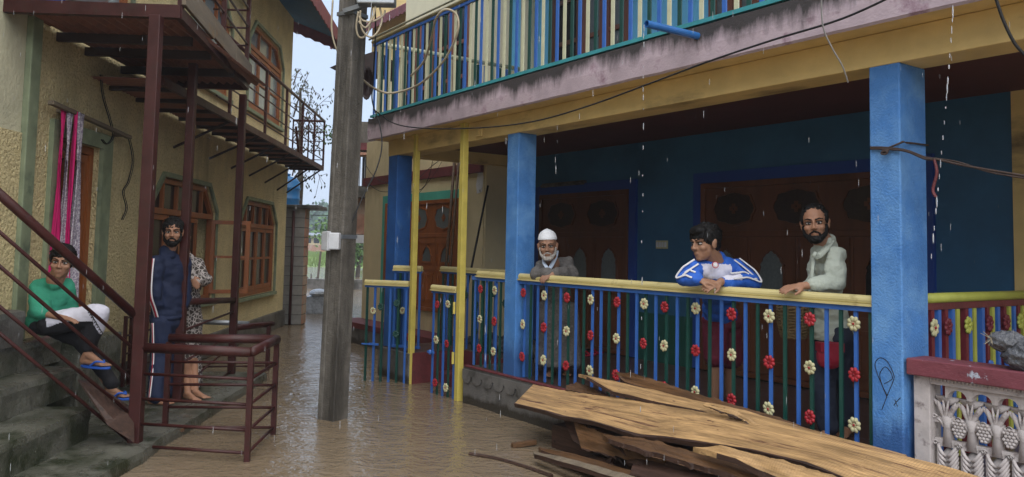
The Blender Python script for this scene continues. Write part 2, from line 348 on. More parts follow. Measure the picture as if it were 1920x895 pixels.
# ---------------------------------------------------------------- water, ground, air
def water_mat():
    Mx=bpy.data.materials.new('muddy_flood_water'); Mx.use_nodes=True; nt=Mx.node_tree; b=nt.nodes['Principled BSDF']; lk=nt.links.new
    tc=_n(nt,'ShaderNodeTexCoord')
    def noi(sc,st=(1,1,1),det=3,ro=.55,dist=0):
        mp=_n(nt,'ShaderNodeMapping'); mp.inputs['Scale'].default_value=st; lk(tc.outputs['Object'],mp.inputs['Vector'])
        n=_n(nt,'ShaderNodeTexNoise'); n.inputs['Scale'].default_value=sc; n.inputs['Detail'].default_value=det; n.inputs['Roughness'].default_value=ro; n.inputs['Distortion'].default_value=dist
        lk(mp.outputs[0],n.inputs['Vector']); return n.outputs['Fac']
    x=_n(nt,'ShaderNodeMix',data_type='RGBA'); lk(noi(1.2,(1,1,1),5),x.inputs[0]); x.inputs[6].default_value=(.165,.125,.082,1); x.inputs[7].default_value=(.205,.158,.108,1)
    lk(x.outputs[2],b.inputs['Base Color']); b.inputs['Roughness'].default_value=.02; b.inputs['IOR'].default_value=1.38; b.inputs['Specular IOR Level'].default_value=.6
    def bump(src,st,di,nrm=None):
        bp=_n(nt,'ShaderNodeBump'); bp.inputs['Strength'].default_value=st; bp.inputs['Distance'].default_value=di; lk(src,bp.inputs['Height'])
        if nrm: lk(nrm,bp.inputs['Normal'])
        return bp.outputs[0]
    a=bump(noi(8,(.8,1.2,1),3,.55,.8),1,.017)
    c=bump(noi(30,(1,.8,1),2,.5,.4),1,.0042,a)
    d=bump(noi(110,(1,1,1),1),.8,.0004,c)
    lk(d,b.inputs['Normal']); return Mx
M['water']=water_mat()
g=MB()
def grid(x0,x1,y0,y1,nx,ny,zf):
    vs=[];fs=[]
    for j in range(ny+1):
        for i in range(nx+1):
            x=x0+(x1-x0)*i/nx; y=y0+(y1-y0)*j/ny; vs.append((x,y,zf(x,y)))
    for j in range(ny):
        for i in range(nx): a=j*(nx+1)+i; fs.append((a,a+1,a+nx+2,a+nx+1))
    return vs,fs
def wz(x,y):
    e=min(1,max(0,(y-3)/1.5))*min(1,max(0,(26-y)/6))*min(1,max(0,(x+6.4)/.5))*min(1,max(0,(6.5-x)/.5))
    fl=1.0 if x>0 else 1.0
    v=mn.noise(Vector((x*3.2,y*2.2,0)))*.008+mn.noise(Vector((x*8,y*6,3)))*.0035+mn.noise(Vector((x*1.1,y*.9,7)))*.008
    calm=min(1,max(.25,1-(x+.6)*.45)); return v*e*calm
g.add(*grid(-7,7,2,26,200,340,wz))
g.add(*grid(-7,7,-6,2,4,4,lambda x,y:0)); g.add(*grid(-7,7,26,56,4,8,lambda x,y:0))
g.add(*grid(-60,-7,-6,56,4,8,lambda x,y:0)); g.add(*grid(7,60,-6,56,4,8,lambda x,y:0))
solo('flood_water',g,M['water'],FW,kind='structure',smooth=True)
g=MB(); g.add([(-900,-300,-.6),(900,-300,-.6),(900,1500,-.6),(-900,1500,-.6)],[(0,1,2,3)])
M['mud']=mat('river_mud',(.12,.09,.06),.8,.2,.3,0)
solo('ground',g,M['mud'],FW,kind='structure')
# ================================================================ LEFT HOUSE (frame FL: x out of wall, y along, z up)
def flowz(b,z): return b
lh=thing('plastered_house','cream rough-plastered house with green trim on the left of the flooded alley','house',FL,(0,-6,0))
openings=[(-8.72,-7.90,.72,2.42),(-6.62,-4.35,.76,2.30),(-3.12,-.85,.70,2.24),(-3.05,-.78,3.68,5.10),(-5.62,-4.0,3.62,4.95),(-9.0,-7.4,3.62,4.9)]
def wall_cells(mb,y0,y1,z0,z1,ops,x0=-.25,x1=0.):
    ys=sorted({y0,y1,*[o[0] for o in ops],*[o[1] for o in ops]}); zs=sorted({z0,z1,*[o[2] for o in ops],*[o[3] for o in ops]})
    for a,b in zip(ys,ys[1:]):
        for c,d in zip(zs,zs[1:]):
            if a<y0 or b>y1 or c<z0 or d>z1: continue
            cy,cz=(a+b)/2,(c+d)/2
            if any(o[0]<cy<o[1] and o[2]<cz<o[3] for o in ops): continue
            mb.box(x0,x1,a,b,c,d)
g=MB(); wall_cells(g,-9.06,-.02,.02,5.95,openings)
for (a,b,c,d) in openings[1:3]+openings[3:6]:     # cut corners of the openings
    k=.34
    g.prism([(0.0,a,d),(0.0,a+k,d),(0.0,a,d-k)],(-.12,0,0)); g.prism([(0.0,b,d),(0.0,b-k,d),(0.0,b,d-k)],(-.12,0,0))
part('wall',g,M['plaster'],lh)
g=MB(); wall_cells(g,-15,-9.22,.02,2.38,[]); part('wall',g,M['plaster'],lh)
g=MB(); wall_cells(g,-15,-9.22,2.38,5.95,[],-.25,-.012); part('upper_wall',g,M['plaster_smooth'],lh)
g=MB(); g.box(-.25,.035,-9.215,-9.065,.02,3.9); part('pilaster',g,M['green_trim'],lh,bev=.008)
g=MB(); g.box(-6,-.25,-.27,-.02,.02,5.95); part('end_wall',g,M['plaster'],lh)
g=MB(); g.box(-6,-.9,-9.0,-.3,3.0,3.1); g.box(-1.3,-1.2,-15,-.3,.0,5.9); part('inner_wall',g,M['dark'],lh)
g=MB(); g.box(-.2,.05,-9.0,-.01,.0,.30); part('plinth',g,M['concrete'],lh,bev=.01)

def oct_(a,b,c,d,k,x,grow=0):
    a-=grow;b+=grow;c-=grow*0;d+=grow; k+=grow*.4
    return [(x,a,c),(x,a,d-k),(x,a+k,d),(x,b-k,d),(x,b,d-k),(x,b,c)]
def house_window(a,b,c,d,leaves,label,transoms=5,glass='glass',bars=1,open_leaf=None,wood='door_wood'):
    t=thing('casement_window',label,'window',FL,(0,(a+b)/2,c),group='casement windows of the plastered house')
    k=.34
    g=MB(); g.ringprism(oct_(a,b,c,d,k,.0,.055),oct_(a,b,c+.0,d,k,.0),(.035,0,0)); part('surround',g,M['green_trim'],t,bev=.004)
    g=MB(); g.box(-.1,.06,a-.07,b+.07,c-.06,c-.003); part('sill',g,M['green_trim'],t,bev=.006)
    o=[(p[0]-.09,p[1],p[2]) for p in oct_(a+.012,b-.012,c+.004,d-.012,k,.0)]; w_=.06
    i=[(p[0]-.09,p[1],p[2]) for p in oct_(a+.075,b-.075,c+.075,d-.07,k-.02,.0)]
    g=MB(); g.ringprism(o,i,(.07,0,0)); part('frame',g,M[wood],t,bev=.004)
    zt=d-.40
    g=MB(); g.box(-.095,-.01,a+.06,b-.06,zt-.035,zt+.035); part('transom_bar',g,M[wood],t,bev=.004)
    for q in range(1,transoms):
        y=a+(b-a)*q/transoms
        if y<a+.4 and False: continue
        g=MB(); g.box(-.088,-.03,y-.022,y+.022,zt+.036,d-.072); part('mullion',g,M[wood],t)
    g=MB(); g.prism([(-.07,p[1],p[2]) for p in [(0,a+.07,zt),(0,a+.07,d-k),(0,a+k,d-.06),(0,b-k,d-.06),(0,b-.07,d-k),(0,b-.07,zt)]],(-.008,0,0)); part('transom_pane',g,M[glass],t)
    wd=(b-a-.12)/leaves
    for q in range(leaves):
        y0=a+.06+wd*q; y1=y0+wd
        if open_leaf is not None and q in open_leaf:
            # leaf swung out about 100 degrees
            s=open_leaf[q]; hy=y0 if s<0 else y1
            fr_=part('open_leaf',leaf_mb(hy,s,c+.09,zt-.04,wd-.02),M[wood],t,bev=.003)
            continue
        g=MB(); fy=.055
        g.ringprism([(-.075,y0+.006,c+.08),(-.075,y1-.006,c+.08),(-.075,y1-.006,zt-.038),(-.075,y0+.006,zt-.038)],
                    [(-.075,y0+fy,c+.15),(-.075,y1-fy,c+.15),(-.075,y1-fy,zt-.10),(-.075,y0+fy,zt-.10)],(.045,0,0))
        for z in [c+.08+(zt-c-.1)*(r+1)/(bars+1) for r in range(bars)]: g.box(-.073,-.04,y0+fy,y1-fy,z-.018,z+.018)
        lf=part('casement_leaf',g,M[wood],t,bev=.003)
        g=MB(); g.box(-.068,-.062,y0+fy,y1-fy,c+.15,zt-.10); part('pane',g,M[glass],t)
    return t
def leaf_mb(hy,s,z0,z1,wd):
    g=MB(); ang=R(20)*s
    dx,dy=math.cos(ang),math.sin(ang)*1.0
    def P(u,z,n=0): return (-.03+dx*u-n*dy*0, hy+dy*u+n, z)
    f=.055
    g.ringprism([P(0,z0),P(wd,z0),P(wd,z1),P(0,z1)],[P(f,z0+f),P(wd-f,z0+f),P(wd-f,z1-f),P(f,z1-f)],(0,.035,0))
    for r in (1,): z=z0+(z1-z0)*r/2; g.bar(P(f,z,.017),P(wd-f,z,.017),.03,.035)
    return g
house_window(*openings[1],4,'brown timber casement behind the bearded man, its far leaf swung open',open_leaf={3:1})
house_window(*openings[2],4,'closed brown timber casement lowest and farthest along the plastered wall')
house_window(*openings[3],3,'upstairs brown casement at the far corner reflecting the sky',transoms=3,glass='glass_sky')
house_window(*openings[4],2,'upstairs brown casement behind the deck railing, between two other upstairs windows',transoms=3,glass='glass_sky')
house_window(*openings[5],2,'upstairs brown casement above the striped curtain, hidden mostly by the tin deck',transoms=3,glass='glass_sky')

# door with a curtain
a,b,c,d=openings[0]
t=thing('timber_door','brown glazed timber door in a green frame beside the hanging curtain','door',FL,(0,(a+b)/2,c))
g=MB(); g.ringprism([(0,a-.10,c),(0,b+.20,c),(0,b+.20,d+.14),(0,a-.10,d+.14)],[(0,a,c+.001),(0,b,c+.001),(0,b,d),(0,a,d)],(.04,0,0)); part('surround',g,M['green_trim'],t,bev=.004)
g=MB(); g.ringprism([(-.14,a+.003,c+.01),(-.14,b-.003,c+.01),(-.14,b-.003,d-.003),(-.14,a+.003,d-.003)],[(-.14,a+.07,c+.07),(-.14,b-.07,c+.07),(-.14,b-.07,d-.07),(-.14,a+.07,d-.07)],(.09,0,0)); part('frame',g,M['door_wood'],t)
for q in range(2):
    y0=a+.07+(b-a-.14)/2*q; y1=y0+(b-a-.14)/2
    g=MB(); g.ringprism([(-.12,y0+.004,c+.08),(-.12,y1-.004,c+.08),(-.12,y1-.004,d-.08),(-.12,y0+.004,d-.08)],[(-.12,y0+.06,c+.55),(-.12,y1-.06,c+.55),(-.12,y1-.06,d-.15),(-.12,y0+.06,d-.15)],(.05,0,0))
    g.box(-.115,-.08,y0+.05,y1-.05,c+.09,c+.56); 
    for z in (1.55,2.0): g.box(-.115,-.08,y0+.06,y1-.06,z-.02,z+.02)
    g.box(-.115,-.08,(y0+y1)/2-.012,(y0+y1)/2+.012,c+.55,d-.15)
    part('door_leaf',g,M['door_wood'],t,bev=.003)
    g=MB(); g.box(-.112,-.106,y0+.05,y1-.05,c+.5,d-.1); part('pane',g,M['glass'],t)
g=MB(); p0=on_x(95,192,.10,FL); p1=on_x(243,258,.10,FL); g.bar(p0,p1,.05,.035); g.bar((0,p0.y+.3,p0.z-.02),(.1,p0.y+.3,p0.z-.02),.03,.03); g.bar((0,p1.y-.15,p1.z),(.1,p1.y-.15,p1.z),.03,.03)
solo('curtain_pole',g,M['old_plank'],FL,'rough brown wooden pole fixed above the left doorway','curtain pole',bev=.004)
def cloth(x0,y0,y1,zt,zb,folds,amp,mt,nm,parent=None,lab=None):
    rows=14; cols=folds*8; G=[]
    for i in range(rows+1):
        f=i/rows; z=zt+(zb-zt)*f; r=[]
        for j in range(cols+1):
            s=j/cols; yy=y0+(y1-y0)*s; r.append((x0+amp*(.6+.5*f)*math.sin(s*folds*2*math.pi+f*.8)+.02*math.sin(f*5+s*4),yy+.01*math.sin(f*9+j),z+.012*math.sin(s*9)))
        G.append(r)
    g=MB(); g.sheet(G,.004,(1,0,0)); return g
t=thing('hanging_curtain','magenta edged lace-patterned white curtain bunched over the pole at the left door','curtain',FL,(.12,-8.5,.8))
zt=p0.z+.0
part('magenta_border',cloth(.075,-8.80,-8.72,zt-.0,.70,2,.012,None,'c'),M['pink_cloth'],t,smooth=True)
part('lace_fall',cloth(.09,-8.73,-8.63,zt-.03,.66,2,.016,None,'c'),M['lace'],t,smooth=True)
part('magenta_border',cloth(.11,-8.64,-8.615,zt-.02,.66,1,.008,None,'c'),M['pink_cloth'],t,smooth=True)
part('lace_fall',cloth(.12,-8.62,-8.47,zt-.02,.70,3,.020,None,'c'),M['lace'],t,smooth=True)

# roof of the left house
t=thing('tin_roof','dark blue painted tin roof corner with scalloped maroon eave','roof',FL,(0,-3,5.9))
def corr(x0,x1,y0,y1,z0,z1,pitch,amp,along='x',step=6):   # corrugated sheet, ridges run along 'along'
    g=MB(); G=[]
    L=(y1-y0) if along=='x' else (x1-x0); n=int(L/pitch)*step
    for i in range(n+1):
        s=i/n; dz=amp*math.sin(i/step*2*math.pi)
        if along=='x': G.append([(x0,y0+L*s,z0+dz),(x1,y0+L*s,z1+dz)])
        else: G.append([(x0+L*s,y0,z0+dz),(x0+L*s,y1,z1+dz)])
    g.sheet(G,.003,(0,0,1)); return g
M['roof_blue']=mat('dark_blue_tin',(.03,.09,.15),.45,.2,3,.2,30,.003)
ex=.85; ey=.75
part('roof_sheet',corr(-4,ex,-15,ey,7.6,5.75,.08,.012,'x'),M['roof_blue'],t)
g=MB(); G=[]
for i in range(120):
    y=-15+i*(ey+15)/119; G.append([(ex+.02,y,5.80),(ex+.02,y,5.55-.035*abs(math.sin(i*1.57*1.0)))])
g.sheet(G,.02,(1,0,0)); part('fascia_board',g,M['maroon'],t)
g=MB(); G=[]
for i in range(50):
    x=-3.9+i*(ex+3.9)/49; z=7.55-(x+3.9)/(ex+3.9)*1.8; G.append([(x,ey+.01,z+.02),(x,ey+.01,z-.22-.03*abs(math.sin(i*1.57)))])
g.sheet(G,.02,(0,1,0)); part('gable_board',g,M['maroon'],t)

# ---- tin deck on posts, railing, walkway
dk=thing('metal_deck','rusty corrugated tin deck carried on maroon steel posts over the left steps','deck',FL,(.6,-8,3.2))
Z=3.30
yN=on_z(295,22,Z,FL).y; yF=-6.72; XO=1.27
XF=1.02
part('deck_sheet',corr(.02,XO-.04,yN+.05,yF,Z+.02,Z+.02,.085,.022,'y',6),M['tin_dark'],dk)
for yy in (yN+.75,yN+1.25,yN+2.0):
    g=MB(); g.box(.0,1.12,yy-.022,yy+.022,Z-.075,Z+.0); part('joist',g,M['dark_metal'],dk)
g=MB(); g.box(-3.5,XO+.02,yN-.03,yN+.03,Z-.05,Z+.05); part('front_beam',g,M['maroon_metal'],dk)
g=MB(); g.bar((XO,yN,Z),(XF,yF,Z),.05,.09); part('side_beam',g,M['maroon_metal'],dk)
g=MB(); g.box(0.02,XF+.01,yF-.03,yF+.03,Z-.05,Z+.04); part('rear_beam',g,M['maroon_metal'],dk)
# extra sheets toward the left of the frame
part('deck_sheet',corr(-2.6,.02,yN+.05,yN+.62,Z+.03,Z+.03,.055,.010,'y',4),M['tin_dark'],dk)
for s in range(3):   # weathered planks fixed along the outer edge
    f0,f1=(0,.36,.70)[s],(.355,.695,1.)[s]
    P=lambda f,z:(XO+(XF-XO)*f+.035,yN+(yF-yN)*f,z)
    g=MB(); g.bar(P(f0,Z+.16),P(f1,Z+.15),.03,.20-.02*s); part('edge_plank',g,M['old_plank'],dk,bev=.004)
bases=[(252,852,.0),(332,768,.0),(433,716,0)]
PB=[on_z(x,y,z,FL) for x,y,z in bases]
PT=[on_x(292,28,PB[0].x,FL),on_x(368,95,PB[1].x,FL),on_x(460,166,PB[2].x,FL)]
for i,(p,q) in enumerate(zip(PB,PT)):
    g=MB(); g.bar((p.x,p.y,-.3),(p.x,p.y,Z-.05),.085 if i==0 else .075,.085 if i==0 else .075,(1,0,0)); part('post',g,M['maroon_metal'],dk,bev=.006)
# upper railing on the deck edge and across
for f in (.02,.55,.98):
    p=Vector((XO+(XF-XO)*f,yN+(yF-yN)*f,Z)); g=MB(); g.bar(p,p+Vector((0,0,1.0)),.04,.04,(1,0,0)); part('rail_post',g,M['maroon_metal'],dk)
for z in (.25,.45,.65,.85,1.0):
    g=MB(); g.tube([(XO,yN,Z+z),(XF,yF,Z+z)],.012 if z<1 else .024,7); part('rail_bar',g,M['maroon_metal'],dk,smooth=True)
    if z>.3:
        g=MB(); g.tube([(.62,yF,Z+z),(XF,yF,Z+z)],.012 if z<1 else .024,7); part('rail_bar',g,M['maroon_metal'],dk,smooth=True)
# walkway along the wall
wk=thing('metal_walkway','narrow maroon steel walkway with open railing along the upper wall','walkway',FL,(.33,-4,3.0))
XW=.66; y0=-8.2; y1=.02; ZW=3.02
part('walk_sheet',corr(.02,XW,y0,y1,ZW+.03,ZW+.03,.09,.008,'x',6),M['tin_dark'],wk)
g=MB(); g.box(XW-.02,XW+.02,y0,y1,ZW-.03,ZW+.05); part('edge_channel',g,M['maroon_metal'],wk)
g=MB(); g.box(.02,XW,y1,y1+.04,ZW-.03,ZW+.05); part('end_channel',g,M['maroon_metal'],wk)
yy=y0+.4
while yy<y1:
    g=MB(); g.box(.02,XW-.021,yy-.02,yy+.02,ZW-.02,ZW+.02); part('cross_bar',g,M['dark_metal'],wk); yy+=.62
for px,py,qx,qy in [(325,277,420,215),(392,298,448,262),(433,316,520,270),(467,330,545,283),(496,343,538,315),(519,357,573,320),(537,362,600,322)]:
    a=on_x(px,py,.0,FL); b_=(XW-.02,a.y+.02,ZW-.02)
    g=MB(); g.tube([a,b_],.016,6); part('brace',g,M['dark_metal'],wk)
pys=[-6.1,-4.45,-3.2,-2.0,-.95,y1]
for y in pys:
    g=MB(); g.bar((XW,y,ZW),(XW,y,ZW+.93),.035,.035,(1,0,0)); part('rail_post',g,M['maroon_metal'],wk)
for z in (.18,.36,.54,.72):
    g=MB(); g.tube([(XW,-6.6,ZW+z),(XW,y1,ZW+z)],.010,6); part('rail_bar',g,M['maroon_metal'],wk)
    g=MB(); g.tube([(.05,y1,ZW+z),(XW,y1,ZW+z)],.009,6); part('rail_bar',g,M['maroon_metal'],wk)
g=MB(); g.tube([(XW,-6.6,ZW+.94),(XW,y1,ZW+.94)],.024,8); part('top_rail',g,M['maroon_metal'],wk,smooth=True)
g=MB(); g.tube([(.05,y1,ZW+.94),(XW,y1,ZW+.94)],.024,8); part('top_rail',g,M['maroon_metal'],wk,smooth=True)
for x in (.06,.36):
    g=MB(); g.bar((x,y1,ZW),(x,y1,ZW+.93),.025,.025,(1,0,0)); part('rail_post',g,M['maroon_metal'],wk)
g=MB(); g.tube([(XW,-2.5,ZW+.45),(XW-.0,-2.2,ZW+.02)],.02,6); part('brace',g,M['maroon_metal'],wk)
# blue tarpaulin and pale plastic on the deck
def lumpy(c,rad,n=22,k=14,amp=.25,sc=3,seed=0):
    g=MB(); g.ell(c,rad,n=n,k=k); c=Vector(c)
    for i,p in enumerate(g.v):
        d=(p-c); g.v[i]=c+d*(1+amp*mn.noise(p*sc+Vector((seed,seed*2,0)))+amp*.5*mn.noise(p*sc*3+Vector((seed,0,5))))
    return g
p=on_z(75,0,Z+.10,FL)
solo('tarpaulin',lumpy((p.x,yN+.10,Z+.13),(.22,.12,.10),seed=1),M['tarp_blue'],FL,'blue tarpaulin bundled on the edge of the tin deck','tarpaulin',smooth=True)
solo('plastic_sheet',lumpy((p.x+.36,yN+.08,Z+.12),(.20,.1,.08),amp=.4,seed=5),M['plastic_clear'],FL,'pale plastic sheet crumpled beside the blue tarpaulin on the deck','plastic sheet',smooth=True)

# ---- stair handrails (steel, rising to the left of the near post)
st=thing('stair_railing','maroon pipe handrail with four thinner bars slanting down to the near post','railing',FL,(PB[0].x,PB[0].y,.1))
def at_depth(px,py,dep):
    d=ray(px,py)/F_PX; return FL.l(CAM+d*dep)
for i,(yl,yr) in enumerate([(365,598),(436,661),(500,719),(576,781),(626,832)]):
    q=on_x(250,yr,PB[0].x,FL); q=Vector((PB[0].x-.03,PB[0].y,q.z)); l=at_depth(0,yl,5.2); dd=(l-q)
    g=MB(); g.tube([q,q+dd*1.6],.032 if i==0 else .0125,10); part('handrail' if i==0 else 'rail_bar',g,M['maroon_metal'],st,smooth=True)
# rails between the posts
rl=thing('alley_railing','maroon pipe railing between the second and third deck posts with sloping bars','railing',FL,((PB[1].x+PB[2].x)/2,(PB[1].y+PB[2].y)/2,0))
a,b_=PB[1],PB[2]
def mid(f,z): return (a.x+(b_.x-a.x)*f,a.y+(b_.y-a.y)*f,z)
g=MB(); g.tube([mid(.02,.99),mid(.98,.91)],.033,10); part('top_rail',g,M['maroon_metal'],rl,smooth=True)
for z0,z1 in ((.72,.78),(.42,.52),(.18,.4),(.0,.12)):
    g=MB(); g.tube([mid(.02,z0),mid(.98,z1)],.011,6); part('rail_bar',g,M['maroon_metal'],rl,smooth=True)
# railing perpendicular to the wall farther back
fr_=thing('rear_cage_railing','low maroon and grey pipe railing behind the third post, across the ledge','railing',FL,(.6,-5.9,0))
g=MB(); g.tube([(.15,-5.95,.62),(.95,-5.95,.60)],.03,10); part('top_rail',g,M['steel'],fr_,smooth=True)
g=MB(); g.tube([(.86,-6.25,.58),(1.12,-5.5,.56)],.036,10); part('top_rail',g,M['maroon_metal'],fr_,smooth=True)
for z in (.45,.25,.08): 
    g=MB(); g.tube([(.15,-5.95,z),(1.10,-5.75,z)],.011,6); part('rail_bar',g,M['maroon_metal'],fr_,smooth=True)
g=MB(); g.bar((1.1,-5.6,-.2),(1.1,-5.6,.55),.045,.045,(1,0,0)); part('post',g,M['maroon_metal'],fr_)
g=MB(); g.bar((.15,-5.95,0),(.15,-5.95,.6),.04,.04,(1,0,0)); part('post',g,M['maroon_metal'],fr_)
# rail close to the wall behind the near post
wr=thing('wall_side_railing','short upright maroon railing close to the wall behind the near post','railing',FL,(.1,-8.2,.1))
qa=on_x(236,600,.12,FL)
for dy in (0,.14):
    g=MB(); g.bar((.12,qa.y+dy,.1),(.12,qa.y+dy,.80),.03,.03,(1,0,0)); part('post',g,M['maroon_metal'],wr)
for z in (.25,.42,.6,.78):
    g=MB(); g.tube([(.12,qa.y,z),(.12,qa.y+1.0,z)],.011,6); part('rail_bar',g,M['maroon_metal'],wr)
# cage in the water
cg=thing('cage_railing','maroon pipe railing standing out into the water from the near post','railing',FL,(1.6,-9.4,0))
A=on_z(463,866,0,FL); B=on_z(512,816,0,FL); N=PB[0]; Mx_=Vector((on_z(275,768,.0,FL).x,on_z(275,768,.0,FL).y,0)); 
Bk=Vector((1.12,B.y-.02,0))
def lv(p,z): return (p.x,p.y,z)
for p,h in ((A,.74),(B,.74),(Bk,.74)):
    g=MB(); g.bar((p.x,p.y,-.3),lv(p,h),.038,.038,(1,0,0)); part('post',g,M['maroon_metal'],cg)
for r_,zs,rad in (('top_rail',(.77,),.036),('rail_bar',(.58,.40,.22,.06),.012)):
    for z in zs:
        for p,q in ((N,A),(A,B),(B,Bk)):
            g=MB(); dd=Vector((0,0,0)); g.tube([Vector(lv(p,z)),Vector(lv(q,z))],rad,10 if rad>.02 else 6); part(r_,g,M['maroon_metal'],cg,smooth=True)

# ---- concrete steps and ledge
sp=thing('concrete_steps','mossy wet concrete steps climbing to the left doorway','steps',FL,(.6,-10,0))
def rough_block(x0,x1,y0,y1,z0,z1,seed,nx=6,ny=30):
    g=MB(); G=[]
    for i in range(ny+1):
        y=y0+(y1-y0)*i/ny; e=mn.noise(Vector((y*2.3,seed,0)))*.020+mn.noise(Vector((y*9,seed,0)))*.006
        r=[]
        for j in range(nx+1):
            x=x0+(x1-x0)*j/nx
            r.append((x+(e if j==nx else e*.6 if j==nx-1 else 0),y,z1+mn.noise(Vector((x*6,y*6,seed)))*.005-(.010 if j==nx else 0)))
        r.append((x1+e+.010,y,z1-.05)); r.append((x1+e+.016*mn.noise(Vector((y*7,seed,9))),y,(z0+z1)/2)); r.append((x1+e*.8,y,z0))
        G.append(r)
    vs=[p for r in G for p in r]; b=len(G[0]); fs=[]
    for i in range(len(G)-1):
        for j in range(b-1): k=i*b+j; fs.append((k,k+b,k+b+1,k+1))
    fs.append(tuple(range(b))+()); n=len(vs)
    vs+= [(x0,y0,z0),(x0,y1,z0)]
    fs[-1]=tuple(list(range(b))+[n]); k=(len(G)-1)*b; fs.append(tuple([n+1]+list(range(k+b-1,k-1,-1))))
    fs.append(tuple([n]+[i*b for i in range(len(G))]+[n+1])); g.add(vs,fs); return g
yB=on_z(168,772,.32,FL); yC=on_z(164,705,.54,FL)
part('step',rough_block(0.04,.76,-12.5,-9.50,.09,.32,1),M['step'],sp)
part('step',rough_block(0.04,.42,-12.5,-9.02,.321,.54,2),M['step'],sp)
part('step',rough_block(0.04,.16,-12.5,-8.75,.541,.76,3),M['step'],sp)
ld=thing('concrete_ledge','wet concrete ledge along the plastered wall just above the flood','ledge',FL,(.6,-8,-.3))
part('slab',rough_block(.05,1.26,-12.5,-6.3,-.5,.09,6,8,60),M['step'],ld)
g=MB(); g.box(.05,.30,-8.72,-7.9,.09,.70); part('door_step',g,M['step'],ld,bev=.015)
solo('concrete_block',rough_block(.04,.22,-12,-9.45,.761,1.02,11,3,14),M['concrete'],FL,'low grey concrete block on the top step behind the boy in green','block')
# maroon board leaning on steps
bp_=[on_x(145,712,.80,FL),on_x(172,716,.75,FL),on_x(250,765,1.08,FL),on_x(250,828,1.16,FL),on_x(200,795,1.0,FL)]
g=MB(); g.prism([tuple(p) for p in bp_],(.02,-.035,.0)); solo('leaning_board',g,M['wood_dark'],FL,'worn dark board leaning against the steps near the post','board')
g=MB(); p=on_z(318,812,.02,FL); g.bar(p+Vector((-.12,.05,-.02)),p+Vector((.10,-.06,.03)),.10,.025); solo('driftwood',g,M['wood_brown'],FL,'short brown board floating by the ledge edge','driftwood',bev=.004)

# ---- hut of cinder blocks beyond, water tank, junk
ht=thing('cinder_block_hut','small grey cinder block hut with slab roof beyond the plastered house','hut',FL,(.1,1.2,0))
g=MB(); g.box(-2,.33,.10,.50,-.3,2.22); part('mortar_wall',g,M['mortar'],ht)
bmB=MB(); bmB.box(-.192,.192,-.016,.03,-.088,.088); bme=bmB.mesh('block_mesh'); setmats(bme,M['block'])
bmH=MB(); bmH.box(-.092,.092,-.016,.03,-.088,.088); bmh=bmH.mesh('half_block_mesh'); setmats(bmh,M['block'])
for r_ in range(12):
    z=.10+r_*.187
    if r_%2: inst('block',bme,ht,(.140,.10+random.uniform(-.004,.004),z)); inst('block',bme,ht,(-.26,.10,z))
    else: inst('block',bmh,ht,(.240,.10+random.uniform(-.004,.004),z)); inst('block',bme,ht,(-.06,.10,z))
g=MB()
for q in range(12): g.box(.331,.345,.11,.49,.015+q*.187,.185+q*.187)
part('edge_blocks',g,M['brick'],ht)
g=MB(); g.box(-2.2,.62,-.0,.95,2.23,2.31)
g.v=[p+Vector((0,0,.03*mn.noise(p*2))) for p in g.v]; part('roof_slab',g,M['concrete'],ht,bev=.02)
g=MB(); g.box(-2.2,-.2,.95,2.4,-.3,2.24); part('rear_wall',g,M['mortar'],ht)
g=MB(); g.tube([(.13,.04,.0),(.13,.04,2.2)],.028,8); part('drain_pipe',g,M['maroon_metal'],ht,smooth=True)
tk=thing('water_tank','blue ribbed plastic water tank on the block hut roof','water tank',FL,(-.42,1.5,2.3))
pts=[];rs=[]
for z,r_ in ((0,.33),(.05,.34),(.16,.34),(.18,.355),(.21,.355),(.23,.34),(.38,.34),(.40,.355),(.43,.355),(.45,.34),(.55,.34),(.64,.27),(.68,.13),(.70,.12)):
    pts.append((-.42,1.5,2.31+z)); rs.append(r_)
g=MB(); g.tube(pts,rs,20); part('body',g,M['tank'],tk,smooth=True)
g=MB(); g.tube([(-.42,1.5,3.01),(-.42,1.5,3.04)],.14,14); part('lid',g,M['tank'],tk)
cr=thing('wooden_crate','small brown wooden crate half in water by the hut','crate',FL,(.5,3.4,0))
for i in range(4):
    g=MB(); g.box(.25+i*.13,.36+i*.13,3.2,3.23,.0,.42); part('slat',g,M['wood_brown'],cr)
g=MB(); g.box(.25,.75,3.24,3.6,.02,.40); part('box',g,M['wood_brown'],cr)
g=MB(); g.ell((.15,2.9,.45),(.22,.3,.10)); g.box(-.1,.4,2.7,3.1,.0,.38)
solo('covered_drum',g,M['plastic_clear'],FL,'low drum under a pale sheet between the hut and the crate','drum',smooth=False)
# ================================================================ POLE
pl=thing('utility_pole','tall leaning square concrete utility pole standing in the floodwater','pole',FW,(0,0,0))
pb=hitz(622,785,0); ptp=pb+Vector((.085,.02,5.2))
BASE[pl]=(FW,Vector((pb.x,pb.y,0))); pl.location=(pb.x,pb.y,0)
def sq(c,r,rot,ax):
    return [c+Vector((math.cos(rot+i*math.pi/2)*r,math.sin(rot+i*math.pi/2)*r,0)) for i in range(4)]
g=MB(); rot=R(-8); N=14; r0=.132
prof=[]  # square with chamfer and recessed left face
def ring(c,r):
    base=[(1,0),(.62,.38+.0),(.5,.43),(.43,.5),(.38,.62),(0,1),(-1,0),(0,-1)]
    base=[(1,-.04),(1,.04),(.04,1),(-.04,1),(-1,.04),(-1,-.04),(-.80,-.20),(-.70,-.22),(-.30,-.62),(-.28,-.72),(-.04,-1),(.04,-1)]
    out=[]
    for x,y in base:
        a=R(16); X=x*math.cos(a)-y*math.sin(a); Y=x*math.sin(a)+y*math.cos(a); out.append(c+Vector((X*r,Y*r,0)))
    return out
vs=[];K=12
